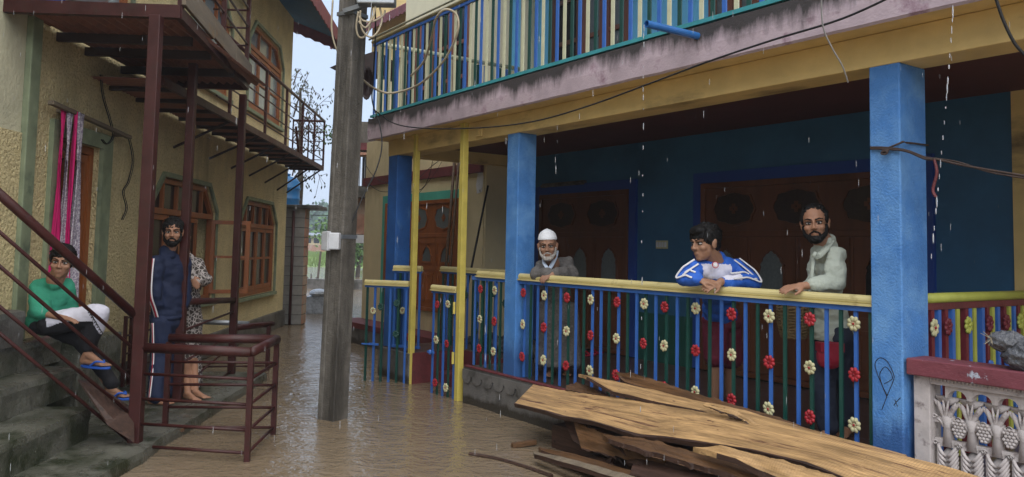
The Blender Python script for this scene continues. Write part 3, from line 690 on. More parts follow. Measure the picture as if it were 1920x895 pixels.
for i in range(N+1):
    f=i/N; c=pb+(ptp-pb)*f-Vector((0,0,.4*(1-f))); vs+=ring(c,r0*(1-.03*f))
fs=[(i*K+j,i*K+(j+1)%K,(i+1)*K+(j+1)%K,(i+1)*K+j) for i in range(N) for j in range(K)]+[tuple(range(K))]+[tuple(N*K+j for j in range(K))]
g.add(vs,fs); part('shaft',g,M['pole'],pl,bev=.004)
def pole_at(z): return pb+(ptp-pb)*(z/5.2)
# meter box on a strap
mb_=thing('meter_box','pale grey plastic electricity box strapped to the left side of the pole','electric box',FW,(0,0,0))
pc=pole_at(1.60); BASE[mb_]=(FW,Vector(pc)); mb_.location=pc
bx=pc+Vector((-.05,-.17,-.015))
g=MB(); g.box(bx.x-.02,bx.x+.075,bx.y-.03,bx.y+.06,bx.z-.075,bx.z+.075); part('box',g,M['white_plastic'],mb_,bev=.01)
g=MB(); g.prism([(bx.x-.095,bx.y+.02,bx.z-.082),(bx.x-.022,bx.y-.05,bx.z-.088),(bx.x-.022,bx.y-.05,bx.z+.088),(bx.x-.095,bx.y+.02,bx.z+.082)],(.02,.05,0)); part('cover',g,M['white_plastic'],mb_,bev=.008)
def strap(z,name,par,r=.138):
    c=pole_at(z); g=MB(); o=[];i_=[]
    a=R(16)
    for x,y in ((1,0),(0,1),(-1,0),(0,-1)):
        X=x*math.cos(a)-y*math.sin(a); Y=x*math.sin(a)+y*math.cos(a); o.append(c+Vector((X*(r+.006),Y*(r+.006),0))); i_.append(c+Vector((X*r,Y*r,0)))
    g.ringprism(o,i_,(0,0,.035)); return part(name,g,M['steel'],par)
strap(1.61,'strap',mb_)
jb=thing('junction_box','galvanised junction box with looped cables bracketed to the pole top','electric box',FW,(0,0,0))
pc=pole_at(3.78); BASE[jb]=(FW,Vector(pc)); jb.location=pc
strap(3.66,'strap',jb)
def P7(px,py,dep=7.3): return CAM+ray(px,py)/F_PX*dep
g=MB(); c=P7(706,-6,7.2); g.box(c.x-.17,c.x+.17,c.y-.06,c.y+.08,c.z-.08,c.z+.16); part('box',g,M['steel'],jb,bev=.012)
g=MB(); g.bar(P7(645,22,7.3),P7(690,8,7.25),.05,.04); part('bracket',g,M['steel'],jb)
for pth in ([(672,22),(668,50),(672,68),(682,70),(692,55),(698,12)],[(676,20),(676,34),(684,40),(700,40),(718,30),(722,20)],[(674,30),(680,58),(695,70),(708,60),(716,38),(712,14)],[(672,40),(686,52),(700,30),(704,12)]):
    pts=[P7(x,y,7.12+.02*i) for i,(x,y) in enumerate(pth)]
    g=MB(); g.tube(smooth_path(pts),.009,7); part('cable',g,M['beige_cable'],jb,smooth=True)
# ================================================================ cables
def cable(pts,r,mt,label,name='cable',cat='cable',fr=FW,group=None):
    g=MB(); g.tube(smooth_path(pts),r,6); return solo(name,g,M[mt],fr,label,cat,group,smooth=True)
def PD(px,py,d): return CAM+ray(px,py)/F_PX*d
for pth,lab in (([(624,0),(622,55),(630,90),(645,115)],'short cable hanging in a curve left of the pole top'),):
    cable([PD(x,y,7.4) for x,y in pth],.009,'beige_cable',lab)
cable([PD(678,148,7.5),PD(700,165,7.9),PD(730,175,8.0),PD(770,166,7.9),PD(800,148,7.6),PD(835,110,7.3),PD(858,60,7.1),PD(856,28,7.1),PD(835,18,7.1),PD(818,35,7.2),PD(808,75,7.5),PD(795,115,7.8),PD(770,143,8.0)],.011,'beige_cable','large loop of beige cable hanging across the upstairs balcony bars')
cable([PD(x,y,d) for x,y,d in ((703,0,7.2),(704,60,7.4),(700,150,7.8),(698,190,8.2),(712,235,8.2),(716,275,7.9),(705,320,7.6),(680,370,7.35),(655,430,7.25),(650,470,7.22))],.007,'black','thin black cable falling from the junction box past the pole to the meter box')
cable([PD(700,205,8.3),PD(740,232,8.4),PD(800,241,8.2),PD(900,240,7.6),PD(1000,228,6.9),PD(1100,200,6.2),PD(1210,160,5.5),PD(1330,115,5.0),PD(1450,75,4.6),PD(1580,35,4.2),PD(1700,-20,3.9)],.0065,'black','long black cable strung along the ochre beam under the lilac slab')
cable([PD(1540,-5,4.1),PD(1543,50,4.2),PD(1560,90,4.3),PD(1580,125,4.4),PD(1590,155,4.5)],.004,'grey_wire','pale wire hanging in front of the ochre beam left of the large blue pillar','wire','wire')
cable([PD(1865,-10,3.6),PD(1882,40,3.6),PD(1905,85,3.6),PD(1935,115,3.6)],.007,'black','black cable crossing the top right corner of the ochre beam')
cable([PD(560,372+31,16),PD(640,405,18)],.008,'black','overhead wire seen between the hut roof and the pole','wire','wire')
# ================================================================ far end of the alley
g=MB(); a=hitz(555,541,0); b_=hitz(700,541,0)
g.box(a.x-9,b_.x+5,a.y,a.y+.35,-.4,.34); solo('low_flood_wall',g,M['concrete'],FW,'long low dark wall across the far end of the flooded alley','wall')
g=MB(); g.add(*grid(-120,120,56,97,80,20,lambda x,y:.02+max(0,min(.5,(y-58)*.05))+.06*mn.noise(Vector((x*.6,y*.6,0))) if y>56.5 else -.15))
solo('flood_meadow',g,M['grass'],FW,kind='structure')
g=MB()
rnd=random.Random(4)
for i in range(5200):
    y=rnd.uniform(57.5,90); x=-y*.29+rnd.uniform(-.5,1)*y*.14
    h=rnd.uniform(.15,.5); z=.02+max(0,min(.5,(y-58)*.05)); a=rnd.uniform(-.1,.1); w_=.05
    g.add([(x-w_,y,z-.05),(x+w_,y,z-.05),(x+a,y+rnd.uniform(-.05,.05),z+h)],[(0,1,2)])
solo('meadow_grass',g,M['grass'],FW,kind='stuff',label='tall green grass on the flooded meadow beyond the low wall')
def far_pt(px,y): # world x at distance y
    d=ray(px,455); return CAM.x+d.x*(y/d.y)
x0=far_pt(540,95); x1=far_pt(700,95)
g=MB(); g.box(x0-12,x1+12,95,95.3,-.3,.62)
solo('boundary_wall',g,M['grey_wall'],FW,'long blue grey boundary wall behind the meadow','wall')
bb=thing('brick_shed','long low brick shed with pale tin roof behind the grey boundary wall','shed',FW,(far_pt(590,100),100,0))
xa=far_pt(545,100); xb=far_pt(622,100)
g=MB(); g.box(xa,xb,100,105,-.3,1.55); part('wall',g,M['brick'],bb)
g=MB(); g.box(xa-.3,xb+.3,100.6,105.4,1.552,2.6); part('upper_wall',g,M['wing'],bb)
g=MB(); g.prism([(xa-.5,99.5,2.62),(xb+.5,99.5,2.62),(xb+.5,106,3.0),(xa-.5,106,3.0)],(0,0,.12)); part('roof',g,M['steel'],bb)
for q in range(4):
    x=xa+1+(xb-xa-2)*q/3; g=MB(); g.box(x-.35,x+.35,100.55,100.58,1.75,2.4); part('window',g,M['glass'],bb)
g=MB(); p=PD(596,508,36); g.tube([(p.x,p.y,-.1),(p.x+.1,p.y,1.25)],.05,6); solo('stump_post',g,M['bark'],FW,'lone dark post standing in the flooded field','post')
g=MB(); rnd=random.Random(9); p=PD(580,510,34)
for i in range(14):
    x=p.x+rnd.uniform(-.5,.5); q=Vector((x,p.y+rnd.uniform(-.2,.2),-.05)); g.tube([q,q+Vector((rnd.uniform(-.15,.15),0,rnd.uniform(.1,.4)))],.02,4)
solo('flooded_twigs',g,M['bark'],FW,'dark twigs sticking out of the flooded field left of the lone post','twigs')
# trees
def crown(mb,c,rad,n,leaf,rnd,clumps=14):
    c=Vector(c); cs=[]
    for i in range(clumps):
        a=rnd.uniform(0,6.28); e=rnd.uniform(-.8,1); rr=rnd.uniform(.35,.95)
        cs.append((c+Vector((math.cos(a)*rad[0]*rr*math.sqrt(1-min(.9,e*e)),math.sin(a)*rad[1]*rr*math.sqrt(1-min(.9,e*e)),e*rad[2]*.8)),rnd.uniform(.25,.5)))
    for i in range(n):
        q,s=cs[i%clumps]; v=Vector((rnd.gauss(0,1),rnd.gauss(0,1),rnd.gauss(0,.8)))*s*min(rad)*.55
        p=q+v; u=Vector((rnd.uniform(-1,1),rnd.uniform(-1,1),rnd.uniform(-1,1))).normalized()*leaf; t=u.orthogonal().normalized()*leaf*.6
        mb.add([p-u,p+t,p+u,p-t],[(0,1,2,3)])
def tree(px,dist,ztop,width,label,n=1400,leaf=.35,mt='leaf_far',seed=0,zb=0,group=None,trunk=.25):
    rnd=random.Random(seed); x=far_pt(px,dist)
    t=thing('broadleaf_tree',label,'tree',FW,(x,dist,zb),group=group)
    h=ztop-zb; g=MB(); g.tube([(x,dist,zb-.3),(x+.1,dist,zb+h*.4),(x-.1,dist,zb+h*.8)],[trunk,trunk*.7,trunk*.2],7)
    for i in range(6):
        a=rnd.uniform(0,6.28); g.tube([(x,dist,zb+h*(.25+.08*i)),(x+math.cos(a)*width*.3,dist+math.sin(a)*width*.3,zb+h*(.45+.08*i))],[trunk*.4,trunk*.1],5)
    part('trunk',g,M['bark'],t)
    g=MB(); crown(g,(x,dist,zb+h*.56),(width/2,width/2,h*.46),n,leaf,rnd); part('crown',g,M[mt],t)
GT='hazy trees beyond the meadow'
for i,(px,dist,zt,wd) in enumerate([(556,165,8.6,13),(578,174,9.3,14),(600,165,8.4,13),(622,176,9.6,14),(645,168,9.2,13),(540,176,9.0,13),(690,174,11.5,15),(720,180,10.5,14),(505,180,9,14)]):
    tree(px,dist,zt,wd,'pale hazy tree in the even row far behind the brick shed',n=3600,leaf=.6,seed=i,group=GT)
tree(672,40,3.6,3.4,'greener leafy tree just right of the pole at the alley end',n=2600,leaf=.11,mt='leaf',seed=31,trunk=.12)
tree(684,52,2.6,4,'low green bush-like tree behind the leafy tree by the cream wing',n=1600,leaf=.13,mt='leaf',seed=32,trunk=.12)
# drooping thin tree behind the walkway
rnd=random.Random(11)
t=thing('bare_drooping_tree','thin tree with bare branches and drooping dark leaves behind the steel walkway','tree',FW,(-5.2,20,0))
g=MB(); lf=MB()
bx_=far_pt(552,19.5); root=Vector((bx_,19.5,0)); g.tube([root,root+Vector((.1,0,3)),root+Vector((.0,0,5.4))],[.12,.07,.03],6)
def br(px,py,qx,qy,d=19.3,r=.02):
    a=PD(px,py,d); b=PD(qx,qy,d); m1=(a+b)/2+Vector((0,0,.12)); p=smooth_path([a,m1,b],5); g.tube(p,[r*(1-.8*i/(len(p)-1)) for i in range(len(p))],5); return p
bl=[br(548,330,575,215),br(548,300,598,205),br(550,260,627,172,r=.014),br(550,220,580,135),br(555,200,578,150),br(552,250,600,250),br(550,340,585,300),br(552,300,600,330),br(550,160,565,130),br(575,215,590,170,r=.01),br(552,200,600,230)]
for p in bl:
    for q in p[2:]:
        for k in range(3):
            s=q+Vector((rnd.uniform(-.28,.28),rnd.uniform(-.2,.2),rnd.uniform(-.5,.12)))
            if rnd.random()<.25: g.tube([q,s],.005,4)
            L=rnd.uniform(.05,.12); a=rnd.uniform(-.5,.5); e=Vector((a*L,0,-L)); sd_=Vector((.018,.01,0)); lf.add([s,s+e*.5+sd_,s+e,s+e*.5-sd_],[(0,1,2,3)])
part('trunk',g,M['bark'],t); part('leaves',lf,M['leaf_dark'],t)
# house fragment between pole and wing: upper window with grille, flower boxes
nb=thing('brick_neighbour_house','narrow strip of brick and concrete neighbour house between pole and cream wing','house',FW,(far_pt(676,16),16,0))
xa=far_pt(664,16.5); xb=far_pt(720,16.5)
def zat(py,d): return PD(676,py,d).z
g=MB(); g.box(xa,xb,16.5,18.5,zat(440,16.5),zat(372,16.5)); part('brick_wall',g,M['brick'],nb)
g=MB(); g.box(xa-.12,xb,16.2,18.5,zat(371,16.4),zat(350,16.4)); part('ledge',g,M['concrete'],nb)
g=MB(); g.box(xa-.05,xb,16.4,18.5,zat(456,16.4),zat(441,16.4)); part('lower_ledge',g,M['white_plastic'],nb)
g=MB(); g.box(xa+.1,xb,16.6,18.5,zat(349,16.4),zat(285,16.4)); part('upper_wall',g,M['dark'],nb)  # near-black block, painted shade of the window behind the grille
for q in range(8):
    x=xa+.03+q*.05; g=MB(); g.tube([(x,16.45,zat(349,16.4)),(x,16.45,zat(282,16.4))],.010,5); part('grille_bar',g,M['steel'],nb)
g=MB(); g.box(xa-.1,xb,16.3,17,zat(281,16.4),zat(268,16.4)); part('window_head',g,M['maroon'],nb)
g=MB(); g.box(xa-.05,xb,16.5,18,zat(267,16.4),zat(225,16.4)); part('parapet',g,M['pole'],nb)
fp=thing('potted_plant','small leafy plant in an orange pot on the neighbour parapet left of the pole','plant',FW,(far_pt(631,16),16,0))
p=PD(632,275,15.5)
g=MB(); g.tube([p+Vector((0,0,-.10)),p+Vector((0,0,.08))],[.07,.10],10); g.box(p.x-.1,p.x+.9,p.y-.05,p.y+.3,p.z-.16,p.z-.11); part('pot',g,M['brick'],fp)
g=MB(); rnd=random.Random(3)
for i in range(160):
    s=p+Vector((rnd.gauss(-.04,.13),rnd.gauss(0,.1),rnd.uniform(.05,.42))); u=Vector((rnd.uniform(-1,1),rnd.uniform(-1,1),rnd.uniform(-.5,1))).normalized()*.035; v=u.orthogonal().normalized()*.018; g.add([s-u,s+v,s+u,s-v],[(0,1,2,3)])
for i in range(7): g.tube([p+Vector((0,0,.05)),p+Vector((rnd.uniform(-.2,.2),0,rnd.uniform(.2,.4)))],.006,4)
part('foliage',g,M['leaf'],fp)
# ================================================================ RIGHT HOUSE (frame FR: x along front toward camera, y into porch, z up)
XE=6.0
rh=thing('porch_house','two storey house with blue porch pillars, ochre beam and lilac balcony slab','house',FR,(0,1,0))
def pr(nm,x0,x1,y0,y1,z0,z1,mt,bev=0,label=None,par=None):
    g=MB(); g.box(x0,x1,y0,y1,z0,z1); return part(nm,g,M[mt],par or rh,bev=bev,label=label)
# floor, plinth
pr('porch_floor',-4.42,XE,.62,2.0,-.3,.355,'floor'); 
pr('porch_floor',-2.46,XE,.0,.618,-.3,.352,'floor')
pr('porch_floor',-4.42,-3.70,.0,.618,-.3,.352,'floor')
pr('plinth_face',-2.50,XE,-.045,-.002,-.35,.36,'plinth',.006)
pr('plinth_side',-2.50,-2.46,.0,.62,-.35,.357,'plinth',.004)
pr('plinth_face',-4.47,-3.68,-.045,-.002,-.35,.34,'plinth',.006)
pr('entry_step_side',-3.698,-3.67,.0,.62,-.35,.348,'maroon',.003)
pr('entry_step_face',-3.668,-2.50,.60,.618,-.35,.36,'maroon')
pr('entry_step',-3.66,-2.51,.30,.598,-.35,.13,'maroon',.01)
pr('plinth_edge',-2.48,XE,-.055,-.003,.361,.372,'maroon')
g=MB(); pts=[(-2.49,-.047,.335)]; 
n=0; x=-2.49; low=[]
while x<2.0:
    for a in range(0,181,30): low.append((x+.075-.075*math.cos(R(a)),-.047,.25-.045*math.sin(R(a))))
    low.append((x+.155,-.047,.275)); low.append((x+.185,-.047,.275)); x+=.19
    low.append((x,-.047,.25))
poly=[(-2.49,-.047,.335)]+low+[(low[-1][0],-.047,.335)]
g.prism(poly,(0,-.014,0)); part('scalloped_band',g,M['plinth'],rh)
# pillars
def pillar(x0,x1,d,mt,z0=-.35,lab=None):
    g=MB(); nz=24
    for i in range(nz): pass
    g.box(x0,x1,0,d,z0,2.652); return part('pillar',g,M[mt],rh,bev=.008,label=lab)
pillar(1.86,2.045,.28,'blue_pillar',lab='bright blue corner pillar tied with a cable')
pillar(-1.86,-1.67,.21,'blue_pillar',lab='bright blue middle pillar')
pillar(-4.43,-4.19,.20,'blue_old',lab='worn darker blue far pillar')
# beam, ceiling, slab
pr('front_beam',-4.44,XE,-.004,.26,2.65,2.842,'ochre',.006)
pr('side_beam',-4.44,-4.22,.262,1.98,2.652,2.842,'ochre')
pr('ceiling',-4.21,XE,.264,1.98,2.78,2.838,'maroon_ceiling')
pr('slab_underside',-4.49,XE,-.235,1.9,2.844,2.87,'ochre')
g=MB(); nx=120
G=[]
for i in range(nx+1):
    x=-4.51+(XE+4.51)*i/nx; e=.010*mn.noise(Vector((x*4,0,0)))+.006*mn.noise(Vector((x*15,2,0)))
    G.append([(x,-.25,2.838+e*.4),(x,-.256+e*.5,2.95),(x,-.25+e,3.09),(x,-.20,3.104+e*.5),(x,1.9,3.105)])
g.sheet(G,.02,(0,-.7,.7)); part('balcony_slab',g,M['pink'],rh)
pr('slab_end',-4.515,-4.492,-.25,1.9,2.84,3.10,'pink')
# back wall
pr('porch_wall',-4.40,XE-.3,2.0,2.2,.3,2.86,'porch_wall')
pr('yellow_wall_patch',1.78,XE-.3,1.985,1.998,.36,2.84,'ochre')
pr('corner_wall',-4.44,-4.40,1.42,2.05,.3,2.86,'wing')
# clip: door openings are built as deep framed doors standing proud of the wall
def ogee(cx,z0,z1,w_,n=3):
    h=w_/2; P=[(cx-h,z0),(cx+h,z0),(cx+h,z1-.20)]
    for a,b in ((.92,.155),(1.0,.13),(.80,.10),(.74,.07),(.60,.055),(.45,.03),(.30,.028),(.12,.005),(0,0)): P.append((cx+h*a*.98,z1-b))
    for a,b in reversed(((.92,.155),(1.0,.13),(.80,.10),(.74,.07),(.60,.055),(.45,.03),(.30,.028),(.12,.005))): P.append((cx-h*a*.98,z1-b))
    P.append((cx-h,z1-.20)); return P
def cusp(cx,cz,w_,h_):
    P=[]
    for i in range(32):
        a=2*math.pi*i/32; q=1+.05*math.cos(8*a); x=math.copysign(abs(math.cos(a))**.75,math.cos(a)); z=math.copysign(abs(math.sin(a))**.8,math.sin(a)); P.append((cx+w_/2*x*q,cz+h_/2*z*q))
    return P
def grow(P,k):
    cx=sum(p[0] for p in P)/len(P); cz=sum(p[1] for p in P)/len(P)
    w_=max(p[0] for p in P)-min(p[0] for p in P); h_=max(p[1] for p in P)-min(p[1] for p in P)
    return [(cx+(p[0]-cx)*(1+2*k/w_),cz+(p[1]-cz)*(1+2*k/h_)) for p in P]
def carved_door(x0,x1,z0,z1,yw,leaves,label,wood,frame_mt,cat='door',glass='glass_grey',fw=.11,name='carved_door',dark_leaf=None):
    """a carved double door: surround, frame, leaves with ogee panes above panels, cusped transom panes"""
    t=thing(name,label,cat,FR,((x0+x1)/2,yw,z0))
    g=MB(); g.ringprism([(x0-fw,yw,z0-.002),(x1+fw,yw,z0-.002),(x1+fw,yw,z1+fw),(x0-fw,yw,z1+fw)],[(x0,yw,z0-.001),(x1,yw,z0-.001),(x1,yw,z1),(x0,yw,z1)],(0,-.035,0)); part('surround',g,M[frame_mt],t,bev=.004)
    g=MB(); g.ringprism([(x0+.002,yw-.002,z0),(x1-.002,yw-.002,z0),(x1-.002,yw-.002,z1-.002),(x0+.002,yw-.002,z1-.002)],[(x0+.06,yw-.002,z0+.05),(x1-.06,yw-.002,z0+.05),(x1-.06,yw-.002,z1-.06),(x0+.06,yw-.002,z1-.06)],(0,-.05,0)); part('frame',g,M[wood],t,bev=.004)
    zt=z1-.52; wd=(x1-x0-.12)/leaves
    for i in range(leaves):
        a=x0+.06+wd*i; b=a+wd
        dk_=dark_leaf is not None and i in dark_leaf
        g=MB(); g.box(a+.003,b-.003,yw-.035,yw-.006,z0+.055,zt-.03)
        for q in range(2):       # raised panels below, mouldings
            c0=a+.06+(wd-.12)*q/2; c1=c0+(wd-.12)/2-.03
            g.ringprism([(c0,yw-.036,z0+.15),(c1,yw-.036,z0+.15),(c1,yw-.036,z0+.55),(c0,yw-.036,z0+.55)],[(c0+.03,yw-.036,z0+.18),(c1-.03,yw-.036,z0+.18),(c1-.03,yw-.036,z0+.52),(c0+.03,yw-.036,z0+.52)],(0,-.012,0))
        g.box(a+.003,a+.03,yw-.048,yw-.036,z0+.06,zt-.032); g.box(b-.03,b-.003,yw-.048,yw-.036,z0+.06,zt-.032)
        g.box(a+.031,b-.031,yw-.046,yw-.036,z0+.60,z0+.66); g.box(a+.031,b-.031,yw-.046,yw-.036,zt-.12,zt-.032)
        part('door_leaf',g,M[wood],t)
        npn=1 if wd<.55 else 2
        for q in range(npn):
            cx=a+wd*(q+.5)/npn; ww=min(.26,wd/npn*.55)
            P=ogee(cx,z0+.72,zt-.16,ww); O=grow(P,.022)
            g=MB(); g.ringprism([(p[0],yw-.036,p[1]) for p in O],[(p[0],yw-.036,p[1]) for p in P],(0,-.016,0)); part('pane_moulding',g,M[wood],t)
            g=MB(); g.prism([(p[0],yw-.0365,p[1]) for p in P],(0,-.004,0)); part('pane',g,M['glass' if dk_ else glass],t)
    g=MB(); g.box(x0+.061,x1-.061,yw-.052,yw-.006,zt-.029,zt+.03); part('transom_bar',g,M[wood],t,bev=.004)
    g=MB(); g.box(x0+.061,x1-.061,yw-.030,yw-.006,zt+.031,z1-.061); part('transom_panel',g,M[wood],t)
    nt_=max(1,round((x1-x0)/.9))
    for i in range(nt_):
        w_=(x1-x0-.12)/nt_; cx=x0+.06+w_*(i+.5); P=cusp(cx,(zt+z1)/2-.01,w_*.66,.30); O=grow(P,.02)
        g=MB(); g.ringprism([(p[0],yw-.031,p[1]) for p in O],[(p[0],yw-.031,p[1]) for p in P],(0,-.014,0)); part('pane_moulding',g,M[wood],t)
        g=MB(); g.prism([(p[0],yw-.0315,p[1]) for p in P],(0,-.004,0)); part('transom_pane',g,M['glass_brown' if dark_leaf else glass],t)
        # small cross ornament on the pane
        g=MB(); 
        for k in range(4):
            a=k*math.pi/2; g.box(cx+math.cos(a)*.03-.02,cx+math.cos(a)*.03+.02,yw-.042,yw-.036,(zt+z1)/2-.01+math.sin(a)*.03-.02,(zt+z1)/2-.01+math.sin(a)*.03+.02)
        part('ornament',g,M[wood],t)
    return t
carved_door(-3.94,-2.25,.37,2.26,2.0,3,'dark carved wooden door in a navy frame behind the old man in the white cap','door_dark','wall_frame',dark_leaf=[0])
carved_door(-1.17,1.10,.37,2.26,2.0,4,'wide dark carved wooden door set behind the two men at the right of the porch','door_dark','wall_frame',dark_leaf=[2,3])
# wing
wg=thing('cream_wing','low cream yellow wing house with a maroon band beyond the far blue pillar','house',FR,(-6.3,1.6,0))
pr('wall',-8.20,-4.46,1.42,1.7,.30,3.32,'wing',par=wg)
pr('end_wall',-8.20,-8.0,1.72,6.5,.0,3.32,'wing',par=wg)
pr('maroon_band',-8.23,-4.47,1.37,1.418,2.56,2.70,'maroon',.004,par=wg)
pr('plinth',-8.24,-4.45,1.0,1.416,-.35,.24,'plinth',.01,par=wg)
pr('plinth_edge',-8.27,-4.44,.97,1.417,.241,.33,'maroon',.006,par=wg)
carved_door(-7.32,-5.02,.62,2.24,1.42,4,'orange brown carved timber window wall in a mint green frame on the cream wing','door_wood','teal',cat='window',name='carved_window',fw=.12)
g=MB(); g.prism([(x,1.418,z) for x,z in ((-4.62,2.28),(-4.50,2.30),(-4.47,2.5),(-4.52,2.62),(-4.60,2.6),(-4.65,2.4))],(0,-.003,0)); part('paint_patch',g,M['white_plastic'],wg)
# tube light bracket, sockets, hook
p=on_v(1242,459,1.998)
sk=thing('socket_plate','cream electrical switch plate on the dark blue wall between the doors','switch plate',FR,(p.x,1.99,p.z))
g=MB(); g.box(p.x-.085,p.x+.085,1.982,1.999,p.z-.045,p.z+.045); part('plate',g,M['cream_flower'],sk,bev=.003)
for i in range(4):
    g=MB(); x=p.x-.06+i*.04; g.box(x-.014,x+.014,1.976,1.9815,p.z-.028,p.z+.028); part('switch',g,M['white_plastic'],sk)
g=MB(); a=on_v(1015,350,1.93); b=on_v(1092,341,1.93); g.tube([a,b],.018,8); g.box(a.x,b.x,1.94,1.998,a.z-.015,b.z+.02)
solo('tube_light',g,M['pole'],FR,'unlit tube light fixed above the left porch door','tube light')
# beam bracket box near post
g=MB(); p=on_v(898,247,-.03); g.box(p.x-.06,p.x+.05,-.035,-.006,p.z-.05,p.z+.05); g.box(p.x-.02,p.x+.03,-.05,-.036,p.z-.03,p.z+.02)
solo('beam_switch_box',g,M['ochre'],FR,'small ochre painted electrical box on the beam beside the second yellow post','electric box',bev=.004)
# yellow posts
GP='yellow gate posts'
g=MB(); g.box(-3.735,-3.675,-.03,.03,-.3,2.848); g.box(-3.76,-3.65,-.05,.05,2.835,2.843); solo('gate_post',g,M['yellow_post'],FR,'thin yellow steel post left of the gap, nearer the worn blue pillar','post',GP,bev=.004)
g=MB(); g.box(-2.645,-2.575,-.06,.005,-.3,2.848); g.box(-2.67,-2.55,-.07,-.006,2.835,2.843); solo('gate_post',g,M['yellow_post'],FR,'thin yellow steel post with hinges at the plinth corner','post',GP,bev=.004)
# ---------------- flowers and railings
def flower_mesh(name,mp,mc):
    g=MB(); 
    g.ell((0,-.002,0),(.034,.006,.034),n=12,k=5)
    for i in range(8):
        a=i*math.pi/4+.2; ro=Matrix.Rotation(-a,3,'Y'); g.ell((math.cos(a)*.029,-.004,math.sin(a)*.029),(.018,.0085,.0145),ro,8,6)
    g.mi=1; g.ell((0,-.010,0),(.008,.006,.008),n=8,k=5)
    for i in range(8):
        a=i*math.pi/4+.2+math.pi/8; g.bar((math.cos(a)*.012,-.0075,math.sin(a)*.012),(math.cos(a)*.022,-.0065,math.sin(a)*.022),.002,.002)
    me=g.mesh(name,smooth=True); setmats(me,[mp,mc]); return me
M['flower_centre']=mat('dark_red_centre',(.25,.01,.015),.5,.1,10,0)
M['red_dark']=mat('dark_red_line',(.14,.006,.012),.5,.1,10,0)
M['blue_fl']=M['blue_bar']
FM={'R':flower_mesh('red_flower',M['red_flower'],M['red_dark']),'W':flower_mesh('cream_flower',M['cream_flower'],M['flower_centre']),
    'Y':flower_mesh('lime_flower',M['lime_bar'],M['lime_bar']),'B':flower_mesh('blue_flower',M['blue_bar'],M['blue_bar']),'M':flower_mesh('maroon_flower',M['maroon_bar'],M['maroon_bar']),'G':flower_mesh('green_flower',M['green_bar'],M['green_bar'])}
def bar_mesh(w_,h_,mt,nm,dp=None):
    dp=dp or w_; g=MB(); g.box(-w_/2,w_/2,-dp/2,dp/2,0,h_); me=g.mesh(nm); setmats(me,M[mt]); return me
BM={}
def bar_i(t,x,y,z0,z1,mt,w_=.024,rz=0,nm='baluster',dp=None):
    k=(mt,w_,round(z1-z0,3),dp)
    if k not in BM: BM[k]=bar_mesh(w_,z1-z0,mt,'baluster_mesh',dp)
    return inst(nm,BM[k],t,(x,y,z0),rz)
def fl_i(t,k,x,y,z,rz=0,s=1):
    o=inst('flower',FM[k],t,(x+random.uniform(-.003,.003),y,z),rz,(s*random.uniform(.88,.98),1.2,s*random.uniform(.96,1.06)))
    o.rotation_euler=(random.uniform(-.12,.12),random.uniform(-.5,.5),rz+random.uniform(-.1,.1)); return o
CM={'B':'blue_bar','G':'green_bar','C':'cream_bar','Y':'lime_bar','M':'maroon_bar'}
fr1=thing('porch_railing','long blue and green porch railing with red and cream flowers under a pale yellow handrail','railing',FR,(.1,.05,.36))
seq=[(983.6,'B','RWR'),(995,'G',''),(1008,'B',''),(1023.5,'B','WRW'),(1037,'G',''),(1051,'B',''),(1066,'G','RWR'),(1080,'B',''),(1095,'G',''),(1111,'B','WRW'),(1127,'B',''),(1142,'G',''),(1160,'B','RWR'),(1177,'G',''),(1194,'B',''),(1211,'G','WRW'),(1230,'B',''),(1250,'G','RWR'),(1270,'B',''),(1290,'G',''),(1308,'B','WRW'),(1331,'G',''),(1353,'B',''),(1375.6,'G','RWR'),(1398,'B',''),(1421,'G',''),(1445.5,'B','WRW'),(1472,'G',''),(1497,'B',''),(1522,'G','RWR'),(1550,'B',''),(1577,'G',''),(1605,'B','WRW'),(1633,'G','')]
YR=.05
for px,c,f in seq:
    x=on_v(px,600,YR).x; bar_i(fr1,x,YR,.37,1.225,CM[c],.023,dp=.013)
    for k,z in zip(f,(1.145,.855,.56)): fl_i(fr1,k,x,YR-.018,z+random.uniform(-.008,.008))
g=MB(); g.box(-1.67,1.86,YR-.02,YR+.02,1.226,1.262); part('sub_rail',g,M['blue_bar'],fr1)
def handrail(x0,x1,y,z,par,mt='handrail',p=None,q=None,r=.030):
    g=MB(); p=p or (x0,y,z); q=q or (x1,y,z); g.tube([p,q],r,14); pp=Vector(p)-Vector((0,0,r*.9)); qq=Vector(q)-Vector((0,0,r*.9)); g.bar(pp,qq,.078,.014); return part('handrail',g,M[mt],par,smooth=False,bev=0)
handrail(-1.668,1.859,YR,1.292,fr1)
fr2=thing('short_porch_railing','short flowered porch railing between the plinth corner and the middle blue pillar','railing',FR,(-2.2,.05,.36))
for px,c,f in [(890,'B',''),(903,'G','RWR'),(911.5,'B',''),(920,'G',''),(930,'B','WRW'),(938,'G','')]:
    x=on_v(px,600,YR).x; bar_i(fr2,x,YR,.37,1.225,CM[c],.023,dp=.013)
    for k,z in zip(f,(1.14,.84,.55)): fl_i(fr2,k,x,YR-.018,z)
g=MB(); g.box(-2.50,-1.862,YR-.02,YR+.02,1.226,1.262); part('sub_rail',g,M['blue_bar'],fr2)
handrail(-2.40,-1.862,YR,1.292,fr2)
bar_i(fr2,-2.48,YR+.02,.37,1.225,'green_bar')
